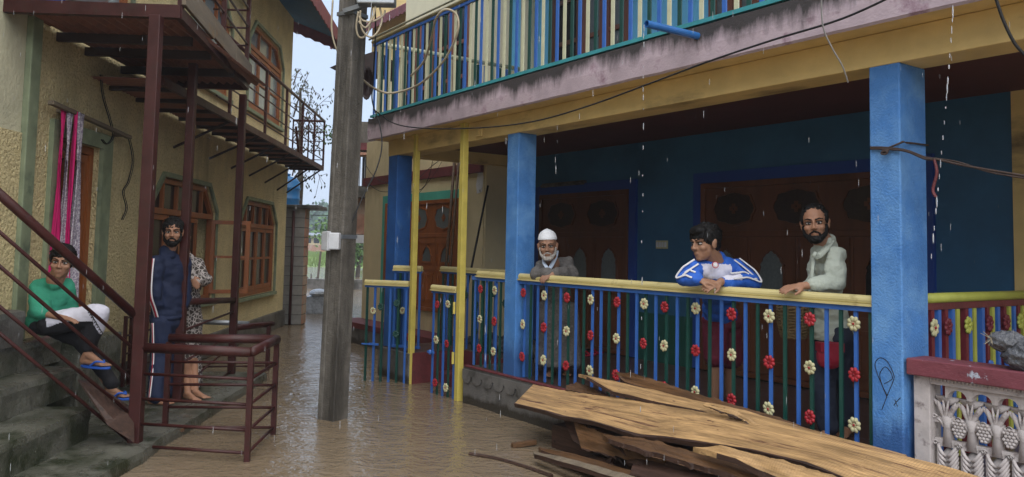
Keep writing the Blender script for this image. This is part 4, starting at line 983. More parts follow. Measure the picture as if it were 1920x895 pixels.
# gate leaves
def panel(t,p,q,z0,z1,bars,flow,cap=True,wd=.026,sub='blue_bar'):
    p=Vector(p);q=Vector(q); d=q-p; rz=math.atan2(d.y,d.x)
    if abs(rz)>math.pi/2: rz-=math.copysign(math.pi,rz)
    for i,c in enumerate(bars):
        f=(i+.3)/(len(bars)-.4); P=p+d*f; bar_i(t,P.x,P.y,z0,z1-.03,CM[c],wd,rz,dp=.014)
        if i in flow:
            for k,z in flow[i]: fl_i(t,k,P.x,P.y-.02,z,rz)
    g=MB(); g.bar((p.x,p.y,z1-.015),(q.x,q.y,z1-.015),.03,.03); part('sub_rail',g,M[sub],t)
    if cap: handrail(0,0,0,0,t,p=(p.x,p.y,z1+.028),q=(q.x,q.y,z1+.028))
g1=thing('gate_leaf','left gate leaf swung open toward the pole, blue and green bars in the water','gate',FR,(-3.95,-.17,0))
panel(g1,(-3.74,-.03,0),(-4.20,-.36,0),-.05,1.10,'BGBGBGB'[0:6],{1:[('G',.9),('G',.55)],3:[('G',.85)],4:[('W',.80)]})
g=MB(); g.bar((-4.12,-.33,.42),(-4.02,-.26,.42),.02,.025); g.bar((-4.17,-.40,.42),(-4.10,-.33,.42),.015,.015); part('latch',g,M['blue_bar'],g1)
g2=thing('gate_leaf','right gate leaf with red and cream flowers hinged on the yellow corner post','gate',FR,(-2.9,-.05,0))
panel(g2,(-2.66,-.04,0),(-3.14,-.06,0),-.05,1.09,'BGBGB',{1:[('W',.96),('R',.55),('W',.10)],3:[('R',.94),('W',.57),('R',.12)]})
for z in (.42,.93):
    g=MB(); g.tube([(-2.665,-.07,z-.06),(-2.665,-.07,z+.06)],.014,8); part('hinge',g,M['yellow_post'],g2)
g=MB(); g.bar((-3.17,-.085,.43),(-3.05,-.08,.43),.02,.025); g.ell((-3.11,-.09,.43),(.02,.02,.028),n=8,k=6); part('latch',g,M['blue_bar'],g2)
g3=thing('entry_rail_panel','small rail panel with pale yellow top beside the worn blue far pillar','railing',FR,(-4,.1,.36))
panel(g3,(-4.13,-.03,0),(-3.80,.16,0),.37,1.27,'BGBBGB',{1:[('R',1.1)],2:[('W',.8)],3:[('R',.5)]})
g=MB(); g.bar((-4.13,-.03,.385),(-3.80,.16,.385),.03,.03); part('bottom_rail',g,M['blue_bar'],g3)
g4=thing('inner_entry_railing','inner entry railing of blue and green bars under a yellow rail behind the gate gap','railing',FR,(-3.3,.64,.36))
panel(g4,(-4.20,.66,0),(-2.62,.66,0),.37,1.26,'GBGBGBGBGGBGBG',{2:[('G',1.0),('G',.7)],5:[('G',1.0)],7:[('G',.9),('G',.6)],10:[('G',1.05)],12:[('G',.95)]})
# right hand side railing with lime bars
g5=thing('side_porch_railing','lime, maroon and blue barred side railing right of the large blue pillar','railing',FR,(2.06,1.1,.36))
for px,c,f in [(1744,'M','WB'),(1757,'B',''),(1770,'M','MB'),(1783,'B',''),(1792,'Y',''),(1808,'M','YB'),(1815,'B',''),(1823.5,'Y',''),(1839,'B',''),(1848,'M','MB'),(1858,'Y',''),(1868,'B',''),(1880,'M','MB'),(1889,'Y',''),(1898,'B',''),(1906,'M','YB'),(1915,'Y',''),(1923,'B',''),(1930,'M',''),(1937,'Y','')]:
    y=on_x(px,600,2.0,FR).y; bar_i(g5,2.0,y,.37,1.24,CM[c],.034)
    for k,z in zip(f,(1.14,.86)): inst('flower',FM[k],g5,(2.02,y,z),R(90),(1.0,1.2,1.2))
g=MB(); g.bar((2.0,.285,1.262),(2.0,1.98,1.262),.03,.04); part('sub_rail',g,M['maroon'],g5)
g=MB(); g.tube([(2.0,.285,1.31),(2.0,1.98,1.31)],.030,12); part('handrail',g,M['lime_bar'],g5,smooth=True)
# ---------------- balcony railing
g6=thing('balcony_railing','upstairs balcony railing of blue, cream and green upright bars along the lilac slab','railing',FR,(0,-.23,3.1))
g=MB(); g.box(-4.47,XE,-.25,-.20,3.106,3.135); part('base_strip',g,M['teal_strip'],g6)
u=4.42; i=0
order='BCG'
while u>-2.3:
    k=round((2.60-u)/.10); c=order[k%3]; x=-u
    bar_i(g6,x,-.225,3.136,3.99,CM[c],.034,dp=.012); u-=.10
g=MB(); g.box(-4.47,XE,-.24,-.21,3.991,4.02); part('sub_rail',g,M['blue_bar'],g6)
g=MB(); g.tube([(-4.50,-.225,4.05),(XE,-.225,4.05)],.026,10); part('handrail',g,M['handrail'],g6,smooth=True)
g=MB(); g.tube([(-4.50,-.28,4.075),(XE,-.28,4.075)],.012,8); part('handrail',g,M['cream_bar'],g6,smooth=True)
y=-.14; k=0
while y<1.9:
    bar_i(g6,-4.45,y,3.136,3.99,CM['CGB'[k%3]],.040); y+=.11; k+=1
g=MB(); g.tube([(-4.45,-.2,4.03),(-4.45,1.95,4.03)],.028,10); part('side_handrail',g,M['cream_bar'],g6,smooth=True)
g=MB(); g.box(-4.47,-4.43,-.19,1.9,3.106,3.135); part('base_strip',g,M['teal_strip'],g6)
# upper storey wall with doors and windows
M['cyan']=mat('bright_cyan_wall_paint',(.16,.52,.80),.6,.08,2,.2,40,.003)
M['cream_wall']=mat('cream_upper_paint',(.62,.58,.40),.6,.08,2,.2,40,.003)
us=thing('upper_storey','upper storey wall in cyan and cream with brown doors behind the balcony bars','upper storey',FR,(0,2.1,3.1))
def ub(nm,px0,px1,y0,mt,z0=3.11,z1=6.0,th=.25):
    a=on_v(px0,60,y0).x; b=on_v(px1,60,y0).x; g=MB(); g.box(a,b,y0,y0+th,z0,z1); return part(nm,g,M[mt],us)
Y2=2.0
ub('wall_panel',985,1035,Y2+.001,'cyan'); ub('wall_panel',1183,1262,Y2+.001,'cyan'); ub('wall_panel',1262,1330,Y2+.001,'cyan'); ub('wall_panel',1480,1700,Y2+.001,'cyan'); ub('wall_panel',956,984.9,Y2-.02,'cyan')
ub('cream_column',884,955,Y2-.06,'cream_wall'); ub('cream_column',976,993,Y2-.10,'cream_wall',th=.08)
def up_window(px0,px1,label,n=2,glass='glass_grey',mt='brown_window'):
    a=on_v(px0,60,Y2).x; b=on_v(px1,60,Y2).x
    t=thing('upstairs_window',label,'window',FR,((a+b)/2,Y2,3.1))
    w_=(b-a)/n
    for i in range(n):
        p=a+w_*i; g=MB(); g.ringprism([(p+.003,Y2+.03,3.12),(p+w_-.003,Y2+.03,3.12),(p+w_-.003,Y2+.03,5.4),(p+.003,Y2+.03,5.4)],[(p+.09,Y2+.03,3.55),(p+w_-.09,Y2+.03,3.55),(p+w_-.09,Y2+.03,5.3),(p+.09,Y2+.03,5.3)],(0,-.06,0))
        g.box(p+.09,p+w_-.09,Y2-.02,Y2+.02,3.13,3.56)
        for z in (4.2,4.75): g.box(p+.09,p+w_-.09,Y2-.025,Y2+.02,z-.03,z+.03)
        part('casement',g,M[mt],t,bev=.004)
        g=MB(); g.box(p+.08,p+w_-.08,Y2+.0,Y2+.01,3.5,5.35); part('pane',g,M[glass],t)
    g=MB(); g.box(a,b,Y2,Y2+.2,5.41,6.0); part('head_wall',g,M['cream_wall'],t)
up_window(760,883,'brown upstairs timber window nearest the balcony left corner',4,'glass')
up_window(1036,1092,'very dark open upstairs doorway between cyan wall and brown window',1,'dark','door_dark')  # near-black sheet in the pane's place paints the doorway's shade
up_window(1093,1182,'red brown upstairs window with blue grey panes above the water pipe',2)
up_window(1331,1479,'red brown upstairs window at the top edge right of the blue pipe',3)
g=MB(); g.box(-4.6,XE,-.5,2.4,6.05,6.15); part('roof_slab',g,M['ochre'],us)
# rear ochre house & tin roofs
oh=thing('rear_ochre_house','ochre eave wall under a dark tin roof seen above the balcony corner','house',FR,(-7,5,4))
a=on_v(698,60,4.5); b=on_v(1000,60,4.5); zt=on_v(698,40,4.5).z; zb=on_v(698,128,4.5).z
g=MB(); g.box(a.x,b.x,4.5,4.8,zb,zt+.5); part('wall',g,M['ochre'],oh)
g=MB(); g.box(a.x+.1,b.x,4.7,4.9,-.3,zb-.001); part('lower_wall',g,M['wing'],oh)
zr=on_v(698,46,4.1).z
ax=on_v(622,30,4.0).x
part('tin_roof',corr(ax,b.x,3.9,7.5,zr-.05,zr+2.6,.12,.02,'y',4),M['tin_dark'],oh) if False else None
g=MB(); G=[]
for i in range(200):
    x=ax+(b.x-ax)*i/199; dz=.03*math.sin(i*1.3); G.append([(x,4.0,zr+.02+dz),(x,7.0,zr+2.0+dz)])
g.sheet(G,.01,(0,0,1)); part('tin_roof',g,M['tin_dark'],oh)
g=MB(); G=[]
for i in range(80):
    x=ax+(b.x-ax)*i/79; G.append([(x,3.98,zr+.02),(x,3.98,zr-.16-.04*abs(math.sin(i*1.57)))])
g.sheet(G,.02,(0,-1,0)); part('eave_board',g,M['maroon'],oh)
g=MB(); g.prism([PD(618,127,11.5),PD(645,115,11.5),PD(700,97,11.5),PD(712,97,11.5),PD(712,138,11.5),PD(690,131,11.5)],(.1,.9,.05))
solo('tin_awning',g,M['dark_metal'],FW,'dark pointed tin awning sticking out behind the pole below the junction box','awning')
g=MB(); c=PD(692,160,10.2); r_=.22; G=[]
for i in range(5):
    f=i/4; G.append([c+Vector((math.cos(a_)*r_*f*.35,-.10*f*f*1.5,math.sin(a_)*r_*f)) for a_ in [k*math.pi/8 for k in range(17)]])
g.sheet(G,.006,(-.3,1,0)); solo('satellite_dish',g,M['dark_metal'],FW,'dark satellite dish edge beside the balcony left corner','satellite dish',smooth=True)
# blue pipe
pp=on_v(1308,68,-.25); pq=on_v(1212,45,-.72)
bp=thing('drain_pipe','blue plastic drain pipe jutting from the mould stained balcony slab','pipe',FR,(pp.x,-.25,pp.z))
g=MB(); n=14; p0_=Vector(pp)+Vector((0,.08,0)); d=(Vector(pq)-p0_).normalized(); sx=d.cross(Vector((0,0,1))).normalized(); sy=sx.cross(d)
ro=[(p0_,.025),(Vector(pq),.025),(Vector(pq),.020),(Vector(pq)-d*.2,.020)]
vs=[c+ (sx*math.cos(2*math.pi*j/n)+sy*math.sin(2*math.pi*j/n))*r for c,r in ro for j in range(n)]
g.add(vs,[(i*n+j,i*n+(j+1)%n,(i+1)*n+(j+1)%n,(i+1)*n+j) for i in range(3) for j in range(n)]+[tuple(3*n+j for j in range(n)),tuple(range(n))]); part('tube',g,M['blue_pipe'],bp,smooth=False)
# water drops
def drops(pts,label,rr=.0028,ln=.017):
    g=MB()
    for p in pts:
        k=random.uniform(.6,1.3); g.ell(p,(rr*k,rr*k,ln*k*random.uniform(.3,1.5)),n=7,k=6)
    return solo('falling_drops',g,M['drop'],FR,label,kind='stuff',smooth=True)
z=pq.z-.03; pts=[]
while z>.5: pts.append((pq.x+random.uniform(-.004,.004),pq.y-.02,z)); z-=random.uniform(.03,.085)*(1+ (pq.z-z)*1.6)
drops(pts,'string of drops falling from the blue pipe')
pts=[]; f=0
while f<1: pts.append(FR.l(PD(1788-42*f**1.2,-5+490*f,3.7))); f+=random.uniform(.03,.07)
drops(pts,'string of drops falling in front of the corner pillar',.0030,.019)
rd=random.Random(5); g=MB()
for i in range(380):
    px=rd.uniform(-100,2000); py=rd.uniform(-60,900); dpt=rd.uniform(2.5,9.0); p=PD(px,py,dpt)
    if p.z<.05: continue
    g.ell(p,(.0009,.0009,.015),n=4,k=4)
solo('rain_drops',g,M['drop'],FW,'rain drops falling through the air',kind='stuff')
# cable round the corner pillar
def tie(z,sag,label):
    pts=[(1.855,.29,z),(1.852,-.008,z-.0),(1.90,-.014,z+.0),(2.05,-.014,z+sag),(2.055,.28,z+sag+.0)]
    g=MB(); g.tube([Vector(p) for p in pts],.0075,6); g.tube([Vector(p)+Vector((0,-.006,.016)) for p in pts],.0065,6)
    return g
zk=on_v(1635,278,-.01).z
kt=thing('pillar_cable','old dark cable knotted round the corner pillar and trailing off to the right','cable',FR,(1.95,0,zk))
g=MB()
A_=lambda px,py,y=-.014:Vector((on_v(px,py,y).x,y,on_v(px,py,y).z))
g.tube([A_(1632,277),A_(1660,280),A_(1694,266),A_(1700,268)]+[Vector((2.056,y_,on_x(px_,py_,2.05,FR).z)) for px_,py_,y_ in ((1715,270,.1),(1733,272,.28))],.006,6)
g.tube(smooth_path([A_(1632,279),A_(1665,280),A_(1700,284,-.02),A_(1735,298,-.03),A_(1760,300,-.05),A_(1800,309,-.06),A_(1860,320,-.07),A_(1960,336,-.08)]),.007,6)
g.tube(smooth_path([A_(1632,276),A_(1665,277),A_(1700,282,-.02),A_(1735,295,-.03),A_(1760,298,-.04),A_(1800,305,-.06),A_(1860,324,-.07),A_(1960,340,-.08)]),.005,6)
part('cable',g,M['rope'],kt,smooth=True)
g=MB(); 
for i in range(4):
    c=A_(1660,283+i*1.5,-.03); g.tube([c+Vector((math.cos(a)*.020,-.004*i,math.sin(a)*.009)) for a in [k*math.pi/6 for k in range(13)]],.004,5)
part('knot',g,M['rope'],kt,smooth=True)
g=MB(); c=A_(1752,300,-.05); g.tube(smooth_path([c,c+Vector((.012,0,-.07)),c+Vector((-.01,0,-.16)),c+Vector((.006,0,-.20))]),.008,6); part('loose_end',g,M['maroon'],kt)
# painted scribble on the pillar (a looping black line with a short stroke)
g=MB(); 
def scr(pts): g.tube(smooth_path([A_(x,y,-.0005) for x,y in pts],5),.0022,5)
sc=lambda L:[(1400+x/3.51,640+y/3.51) for x,y in L]
scr(sc([(925,360),(870,240),(845,160),(860,120),(890,110),(930,140),(968,220),(965,260),(930,345),(905,410),(890,450)]))
scr(sc([(925,370),(900,310),(880,250),(878,210),(900,175),(920,172),(945,200),(960,240),(940,262),(905,280)]))
scr(sc([(1012,372),(985,400),(968,422)])); scr(sc([(975,385),(995,430)]))
part('black_scribble',g,M['black'],rh)
# ---------------- carved balustrade
bl_=thing('carved_balustrade','pale carved concrete balustrade with chipped maroon cap at lower right','balustrade',FR,(3,.1,.1))
YB=.07
g=MB(); g.box(2.062,5.5,.0,.20,.905,.995); part('cap',g,M['cap'],bl_,bev=.007)
pr('plinth_base',2.05,5.5,.0,.20,-.3,.20,'plinth',par=bl_)
g=MB(); g.box(2.075,2.165,YB-.02,YB+.10,.2,.903); part('end_post',g,M['carved'],bl_,bev=.006)
g=MB(); g.box(2.166,5.4,YB-.018,YB+.085,.865,.904); 
x=2.17
while x<4.4: g.box(x,x+.010,YB-.026,YB-.019,.885,.903); x+=.019
part('dentil_rail',g,M['carved'],bl_)
g=MB(); g.box(2.166,5.4,YB+.04,YB+.08,.20,.26); g.box(2.166,5.4,YB+.02,YB+.06,.535,.575); g.box(2.166,5.4,YB+.02,YB+.06,.66,.69); part('back_band',g,M['carved'],bl_)
PW=.125
def unit():
    c=MB(); y=0
    # pedestal
    c.tube([(0,.03,.02),(0,.03,.05)],[.042,.038],10); c.tube([(0,.03,.05),(0,.03,.075),(0,.03,.10)],[.03,.034,.026],10); c.ell((0,.03,.058),(.046,.034,.014),n=12,k=6); c.ell((0,.03,.105),(.042,.034,.012),n=12,k=6)
    # palmette: two rows of curved leaflets
    c.ell((0,.045,.22),(.044,.020,.11),n=12,k=10)
    for s in (-1,1):
        for i in range(7):
            z=.13+i*.026; pts=[]
            for k in range(5):
                f=k/4; pts.append((s*(.004+.044*f**.8),.022-.010*math.sin(f*3)+.012*f,z+.045*f+.05*f*f*(1-i*.07)))
            c.tube(pts,[.006,.009,.009,.008,.004],6)
    # waist scrolls
    for s in (-1,1):
        pts=[(s*(.052-.014*math.cos(a)*(1-a/9)),.02,.352+.014*math.sin(a)*(1-a/9)) for a in [k*.6 for k in range(12)]]; c.tube(pts,.0045,5)
    c.box(-.06,.06,.03,.06,.335,.352)
    # stem and tulip leaves
    c.tube([(0,.04,.34),(0,.04,.45),(0,.04,.50)],[.028,.020,.030],10)
    for s in (-1,1):
        c.ell((s*.020,.026,.520),(.0135,.012,.062),Matrix.Rotation(R(22*s),3,'Y'),8,8); c.ell((s*.036,.030,.545),(.010,.010,.045),Matrix.Rotation(R(34*s),3,'Y'),8,7)
        c.ell((s*.006,.018,.535),(.006,.008,.052),Matrix.Rotation(R(8*s),3,'Y'),8,7)
        pts=[(s*(.056-.013*math.cos(a)*(1-a/9)),.022,.490+.013*math.sin(a)*(1-a/9)) for a in [k*.6 for k in range(12)]]; c.tube(pts,.0045,5)
        c.tube([(s*.018,.03,.44),(s*.03,.028,.47),(s*.046,.025,.483)],.006,5)
    c.prism([(-.05,.03,.585),(-.015,.03,.56),(0,.03,.545),(.015,.03,.56),(.05,.03,.585),(.052,.03,.60),(-.052,.03,.60)],(0,.03,0))
    return c
def grapes():
    c=MB()
    for r_,n,z in ((0,3,.462),(1,4,.446),(2,3,.430),(3,4,.414),(4,3,.398),(5,2,.384)):
        for k in range(n): c.ell(((k-(n-1)/2)*.0165,.022,z),(.0095,.011,.0095),n=8,k=6)
    c.ell((0,.036,.42),(.034,.014,.05),n=10,k=6); return c
um=unit().mesh('baluster_mesh',smooth=True); setmats(um,M['carved']); gm=grapes().mesh('grape_mesh',smooth=True); setmats(gm,M['carved'])
ar=MB(); P=[(-PW/2,0,.665-.0),(-PW/2,0,.60)]+[(-PW/2+.012+ (PW-.024)*(.5-.5*math.cos(a)),0,.60+.045*math.sin(a)) for a in [k*math.pi/8 for k in range(9)]]+[(PW/2,0,.60),(PW/2,0,.665)]
ar.prism(P,(0,.05,0)); am=ar.mesh('arch_mesh'); setmats(am,M['carved'])
x=2.235; i=0
while x<4.6:
    inst('baluster',um,bl_,(x,YB-.012,.20),0,(1.14,1.2,1.0)); 
    inst('grape_cluster',gm,bl_,(x+PW/2,YB-.005,.20),0,(1.1,1.1,1.05)); inst('arch',am,bl_,(x+PW/2,YB+.005,.20)); x+=PW; i+=1
# plastic bag on the balustrade
p=on_v(1895,650,.10)
bg_=thing('plastic_bag','crumpled dark grey plastic bag tied with straw, resting on the maroon cap','plastic bag',FR,(p.x,.1,.995))
def crump(c,rad,seed,amp=.30,n=44,k=26):
    g=MB(); g.ell(c,rad,n=n,k=k); c=Vector(c)
    for i_,q in enumerate(g.v):
        d=q-c; s=abs(mn.noise(q*28+Vector((seed,0,0))))*1.2+abs(mn.noise(q*60+Vector((seed,3,0))))*.6; g.v[i_]=c+d*(1-amp*s+amp*.35)
    return g
pc_=on_v(1888,640,.08); part('knot_top',crump((pc_.x,.08,1.13),(.085,.07,.055),3),M['bag'],bg_,smooth=True)
part('sack',crump((pc_.x+.10,.10,1.07),(.13,.10,.085),7),M['bag'],bg_,smooth=True)
g=MB(); 
for i in range(12):
    a=random.uniform(0,6.28); q=Vector((pc_.x-.05,.03,1.14)); g.tube([q,q+Vector((random.uniform(-.045,.01),random.uniform(-.03,.01),random.uniform(-.04,.04)))],.0012,4)
part('straw',g,M['beige_cable'],bg_)
# rubbish on the entry floor, leaning poles
g=MB()
rd=random.Random(2)
for i in range(26):
    x=rd.uniform(-4.1,-2.5); y=rd.uniform(.75,1.35); s=rd.uniform(.05,.14)
    c=crump((x,y,.36+s*.5),(s,s*.8,s*.7),i,.5,14,9); g.add(c.v,c.f)
solo('rubbish_heap',g,M['rubbish'],FR,'wet rubbish and cloth heaped on the entry floor behind the gates',kind='stuff',smooth=True)
g=MB(); p=on_v(855,640,.72); c=crump((p.x+.0,.42,.25),(.14,.08,.08),4,.5,20,12); g.add(c.v,c.f)
solo('white_sack',g,M['lace'],FR,'crumpled pale cloth lying on the maroon entry step','cloth',smooth=True)
for (a,b,r_,mt,lab) in (((852,305),(828,600),.022,'wood_brown','brown wooden pole leaning behind the yellow posts, left of a pair'),((860,305),(836,600),.018,'wood_brown','brown wooden pole leaning behind the yellow posts, right of a pair'),((915,348),(872,560),.014,'black','black rod leaning against the cream wing near the middle pillar')):
    q0=on_v(a[0],a[1],1.25); q1=on_v(b[0],b[1],1.0); g=MB(); dd=Vector(q1)-Vector(q0); e=Vector(q0)+dd*((q0.z-.36)/(q0.z-q1.z)); g.tube([q0,e],r_,7); solo('leaning_pole',g,M[mt],FR,lab,'pole',smooth=True)
def wire(px,mt='black',r_=.005,y=.9,lab=''):
    g=MB(); g.tube(smooth_path([Vector(on_v(a,b,y)) for a,b in px]),r_,5); solo('wire',g,M[mt],FR,lab,'wire',smooth=True)
wire([(686,310),(700,330),(725,343),(745,330),(760,320)],y=-.0+.9,lab='black wire sagging left of the far pillar under the slab')
wire([(684,340),(705,355),(725,360),(790,355),(812,300)],y=.9,lab='black wire crossing low behind the far pillar')
wire([(775,345),(800,320),(825,300)],y=.9,lab='short black wire rising to the ceiling behind the first yellow post')
wire([(786,362),(812,330),(828,304)],y=.9,r_=.003,lab='thin wire below the other wires behind the first yellow post')
# left house wall cable
for pth,lab in (([(188,140),(192,180),(205,225),(211,255),(200,270),(190,262)],'thin black wire falling down the left wall to the curtain pole'),([(240,256),(248,300),(240,340),(230,360),(236,390),(228,412)],'loose black wire hanging off the right end of the curtain pole')):
    g=MB(); g.tube(smooth_path([Vector(on_x(x_,y_,.05,FL)) for x_,y_ in pth]),.006,5); g.tube(smooth_path([Vector(on_x(x_+3,y_,.06,FL)) for x_,y_ in pth]),.004,5); solo('wire',g,M['black'],FL,lab,'wire',smooth=True)
# ---------------- sawn planks and slabs
def plank(top,bot,yt,yb,th,mt,label,name='sawn_plank',edge=.02,seed=0,n=90,nv=24,zoff=0,curl=.0,fr=None):
    def interp(P,f):
        L=[0]
        for a,b in zip(P,P[1:]): L.append(L[-1]+math.hypot(b[0]-a[0],b[1]-a[1]))
        s=f*L[-1]
        for i in range(len(P)-1):
            if s<=L[i+1] or i==len(P)-2:
                t=(s-L[i])/(L[i+1]-L[i]); return tuple(P[i][k]+(P[i+1][k]-P[i][k])*t for k in range(2))
    T=[Vector(on_v(x,y,yt)) for x,y in top]; B=[Vector(on_v(x,y,yb)) for x,y in bot]
    def ip(P,f):
        L=[0]
        for a,b in zip(P,P[1:]): L.append(L[-1]+(b-a).length)
        s=f*L[-1]
        for i in range(len(P)-1):
            if s<=L[i+1]+1e-9 or i==len(P)-2: return P[i].lerp(P[i+1],(s-L[i])/(L[i+1]-L[i]))
    G=[]
    for i in range(n+1):
        f=i/n; a=ip(T,f); b=ip(B,f); r=[]
        for j in range(nv+1):
            s=j/nv; q=a.lerp(b,s)
            k=(1 if j in(0,nv) else .25); e=mn.noise(Vector((f*14+seed,j*3.1,seed)))*edge*k+mn.noise(Vector((f*50+seed,j,seed)))*edge*.35*k
            q+= (b-a).normalized()*e + Vector((0,-.5,.8))*(mn.noise(Vector((f*6,s*2,seed)))*.010+curl*(s*(1-s))+.0008*mn.noise(Vector((f*80,s*6,seed))))
            r.append(q)
        G.append(r)
    nr=(G[-1][0]-G[0][0]).cross(G[0][-1]-G[0][0]); 
    if nr.dot(Vector((0,-1,.6)))<0: nr=-nr
    g=MB(); g.sheet(G,th,nr.normalized())
    nf=2*n*nv
    for i in range(n):
        for j in range(nv-1,nv): g.m[2*(i*nv+j)]=1
        g.m[nf+2*i]=1; g.m[nf+2*i+1]=1
    return solo(name,g,[M[mt],M['wood_dark']],FR,label,'plank' if 'plank' in name else 'wood slab')
plank([(1000,721),(1060,733),(1139,743),(1225,753),(1320,768),(1400,782),(1485,803),(1560,820),(1642,841),(1702,856),(1827,893),(1960,930)],
      [(964,757),(1020,771),(1054,781),(1100,789),(1139,800),(1196,817),(1253,821),(1322,832),(1400,842),(1508,868),(1600,905),(1720,960)],-.20,-.55,.03,'wood_fresh','broad pale sawn plank with wavy bark edge lying on top of the wood pile',seed=1,edge=.018)
plank([(1085,701),(1168,718),(1253,738),(1322,754),(1400,771),(1485,795),(1600,828),(1700,853)],[(1100,706),(1150,735),(1225,753),(1322,772),(1400,787),(1485,808),(1600,838),(1690,860)],-.10,-.22,.022,'wood_fresh','narrower pale plank behind the broad one, its split tip pointing left',seed=2)
plank([(1155,698),(1200,703),(1322,744),(1420,771),(1500,797)],[(1160,706),(1172,718),(1300,752),(1400,778),(1490,800)],-.075,-.10,.02,'wood_brown','dark brown slab leaning against the railing behind the pale planks',seed=3,name='bark_slab')
plank([(1062,722),(1085,718),(1110,726),(1140,738)],[(1060,731),(1090,736),(1120,740),(1142,745)],-.10,-.20,.03,'wood_brown','small mossy brown offcut showing behind the left end of the broad plank',seed=4,name='bark_slab')
plank([(1322,756),(1380,770),(1440,806),(1486,818)],[(1318,760),(1370,776),(1430,812),(1484,820)],-.25,-.27,.01,'wood_fresh','thin curled splinter lifting off the broad plank',seed=5,name='wood_splinter')
plank([(1054,782),(1110,800),(1180,815),(1260,830),(1330,845),(1420,862),(1500,890)],[(1075,828),(1110,850),(1180,862),(1260,880),(1330,905),(1400,930),(1480,960)],-.42,-.50,.05,'wood_dark','dark wet slab directly under the broad plank at its left end',seed=6,edge=.03,name='bark_slab')
plank([(1075,790),(1130,812),(1200,836),(1250,850)],[(1090,842),(1130,852),(1190,866),(1245,876)],-.50,-.56,.03,'wood_brown','brown split slab with lighter grain in the left of the pile',seed=7,edge=.02,name='bark_slab')
plank([(1130,815),(1210,822),(1290,845),(1370,866),(1450,890)],[(1140,822),(1220,848),(1300,870),(1370,890),(1440,915)],-.56,-.64,.03,'wood_brown','reddish brown slab bulging from the middle of the pile',seed=8,edge=.025,name='bark_slab')
plank([(1300,838),(1350,836),(1412,850),(1500,872),(1600,905)],[(1345,850),(1380,860),(1418,880),(1480,905),(1560,935)],-.60,-.66,.03,'wood_fresh','pale broken slab with a square end under the right of the broad plank',seed=9,edge=.01,name='sawn_plank')
plank([(1190,860),(1270,872),(1350,888),(1450,915)],[(1180,890),(1260,915),(1340,935),(1430,960)],-.55,-.75,.05,'wood_dark','black wet bark slab at the bottom of the pile near the frame edge',seed=10,edge=.04,name='bark_slab')
plank([(1010,838),(1080,852),(1170,878),(1240,898),(1300,920)],[(1015,844),(1080,866),(1170,893),(1235,915),(1290,935)],-.62,-.72,.03,'wood_brown','long low plank lying in the water left of the pile',seed=11,edge=.008)
plank([(1000,846),(1060,858),(1120,874),(1190,894),(1240,915)],[(1002,852),(1060,868),(1115,884),(1180,905),(1230,925)],-.78,-.84,.03,'old_plank','thin grey plank edge half under water before the low plank',seed=12,edge=.006)
rd=random.Random(8); g=MB()
for i in range(46):
    px=rd.uniform(1090,1480); py=810+ (px-1090)*.22+rd.uniform(0,70); a=Vector(on_v(px,py,-.42-rd.uniform(0,.15))); b=a+Vector((rd.uniform(.08,.4),rd.uniform(-.12,.05),rd.uniform(-.08,.06)))
    if a.z<0: continue
    m_=(a+b)/2+Vector((0,0,rd.uniform(-.02,.03))); g.tube([a,m_,b],[rd.uniform(.008,.03),rd.uniform(.008,.025),.004],6)
solo('bark_strips',g,M['wood_dark'],FR,'loose dark bark strips and twigs tangled in the wood pile',kind='stuff')
g=MB(); g.box(-.6,2.2,-.40,-.06,-.3,.12); g.v=[p+Vector((.1*mn.noise(p*2),.05*mn.noise(p*3),(.08+.10*(p.x+.6)/2.8)*(p.z>0)+.05*mn.noise(p*4))) for p in g.v]
part_=solo('lowest_log',g,M['wood_dark'],FR,'dark log mass at the core of the wood pile','log')
for pth,r_,mt,lab in (([(880,851),(930,860),(985,876),(1035,893)],.014,'wood_dark','long thin dark stick floating at the bottom of the picture'),):
    P=[hitz(x,y,.008) for x,y in pth]; g=MB(); g.tube(smooth_path(P),[r_]*(len(P)*6-5),6); solo('floating_stick',g,M[mt],FW,lab,'stick')
P=[hitz(960,836,.02),hitz(1004,829,.03)]; g=MB(); g.bar(P[0],P[1],.045,.035); solo('floating_chunk',g,M['wood_brown'],FW,'small orange brown wood chunk floating by the plinth','wood chunk',bev=.004)
# ================================================================ PEOPLE
M['skin']=mat('brown_skin',(.30,.155,.095),.5,.10,14,.15,120,.001,spec=.35)
M['skin_old']=mat('weathered_brown_skin',(.26,.14,.09),.5,.16,22,.4,90,.0025,spec=.35)
M['skin_boy']=mat('warm_brown_skin',(.27,.145,.09),.5,.08,14,.1,120,.001,spec=.35)
M['hair']=mat('black_hair',(.006,.0055,.0055),.6,.3,60,.8,220,.004,stretch=(1,1,.3),spec=.18)
M['beard_grey']=mat('grey_beard',(.34,.32,.30),.8,.3,60,.8,200,.003)
M['eye_white']=mat('eye_white',(.36,.33,.31),.25,.05,5,0)
M['iris']=mat('dark_iris',(.012,.008,.006),.15,.05,5,0)
M['lips']=mat('lips',(.23,.085,.07),.5,.1,20,0)
M['navy_track']=mat('navy_tracksuit_fabric',(.008,.015,.046),.8,.2,6,.6,18,.012)
M['white_trim']=mat('white_trim_fabric',(.62,.62,.64),.8,.06,10,.2,60,.002)
M['red_trim']=mat('red_trim_fabric',(.30,.012,.03),.8,.06,10,0)
M['green_shirt']=mat('green_polo_fabric',(.03,.24,.15),.85,.15,6,.6,16,.014)
M['black_cloth']=mat('black_fabric',(.012,.012,.016),.85,.2,6,.5,18,.01)
M['white_cloth']=mat('pale_lilac_white_fabric',(.58,.58,.68),.85,.08,6,.4,18,.010)
M['grey_wool']=mat('grey_tweed_wool',(.115,.108,.104),.95,.30,55,.9,26,.012)
M['cap_white']=mat('white_knit_cap',(.66,.68,.72),.9,.08,40,.6,90,.003)
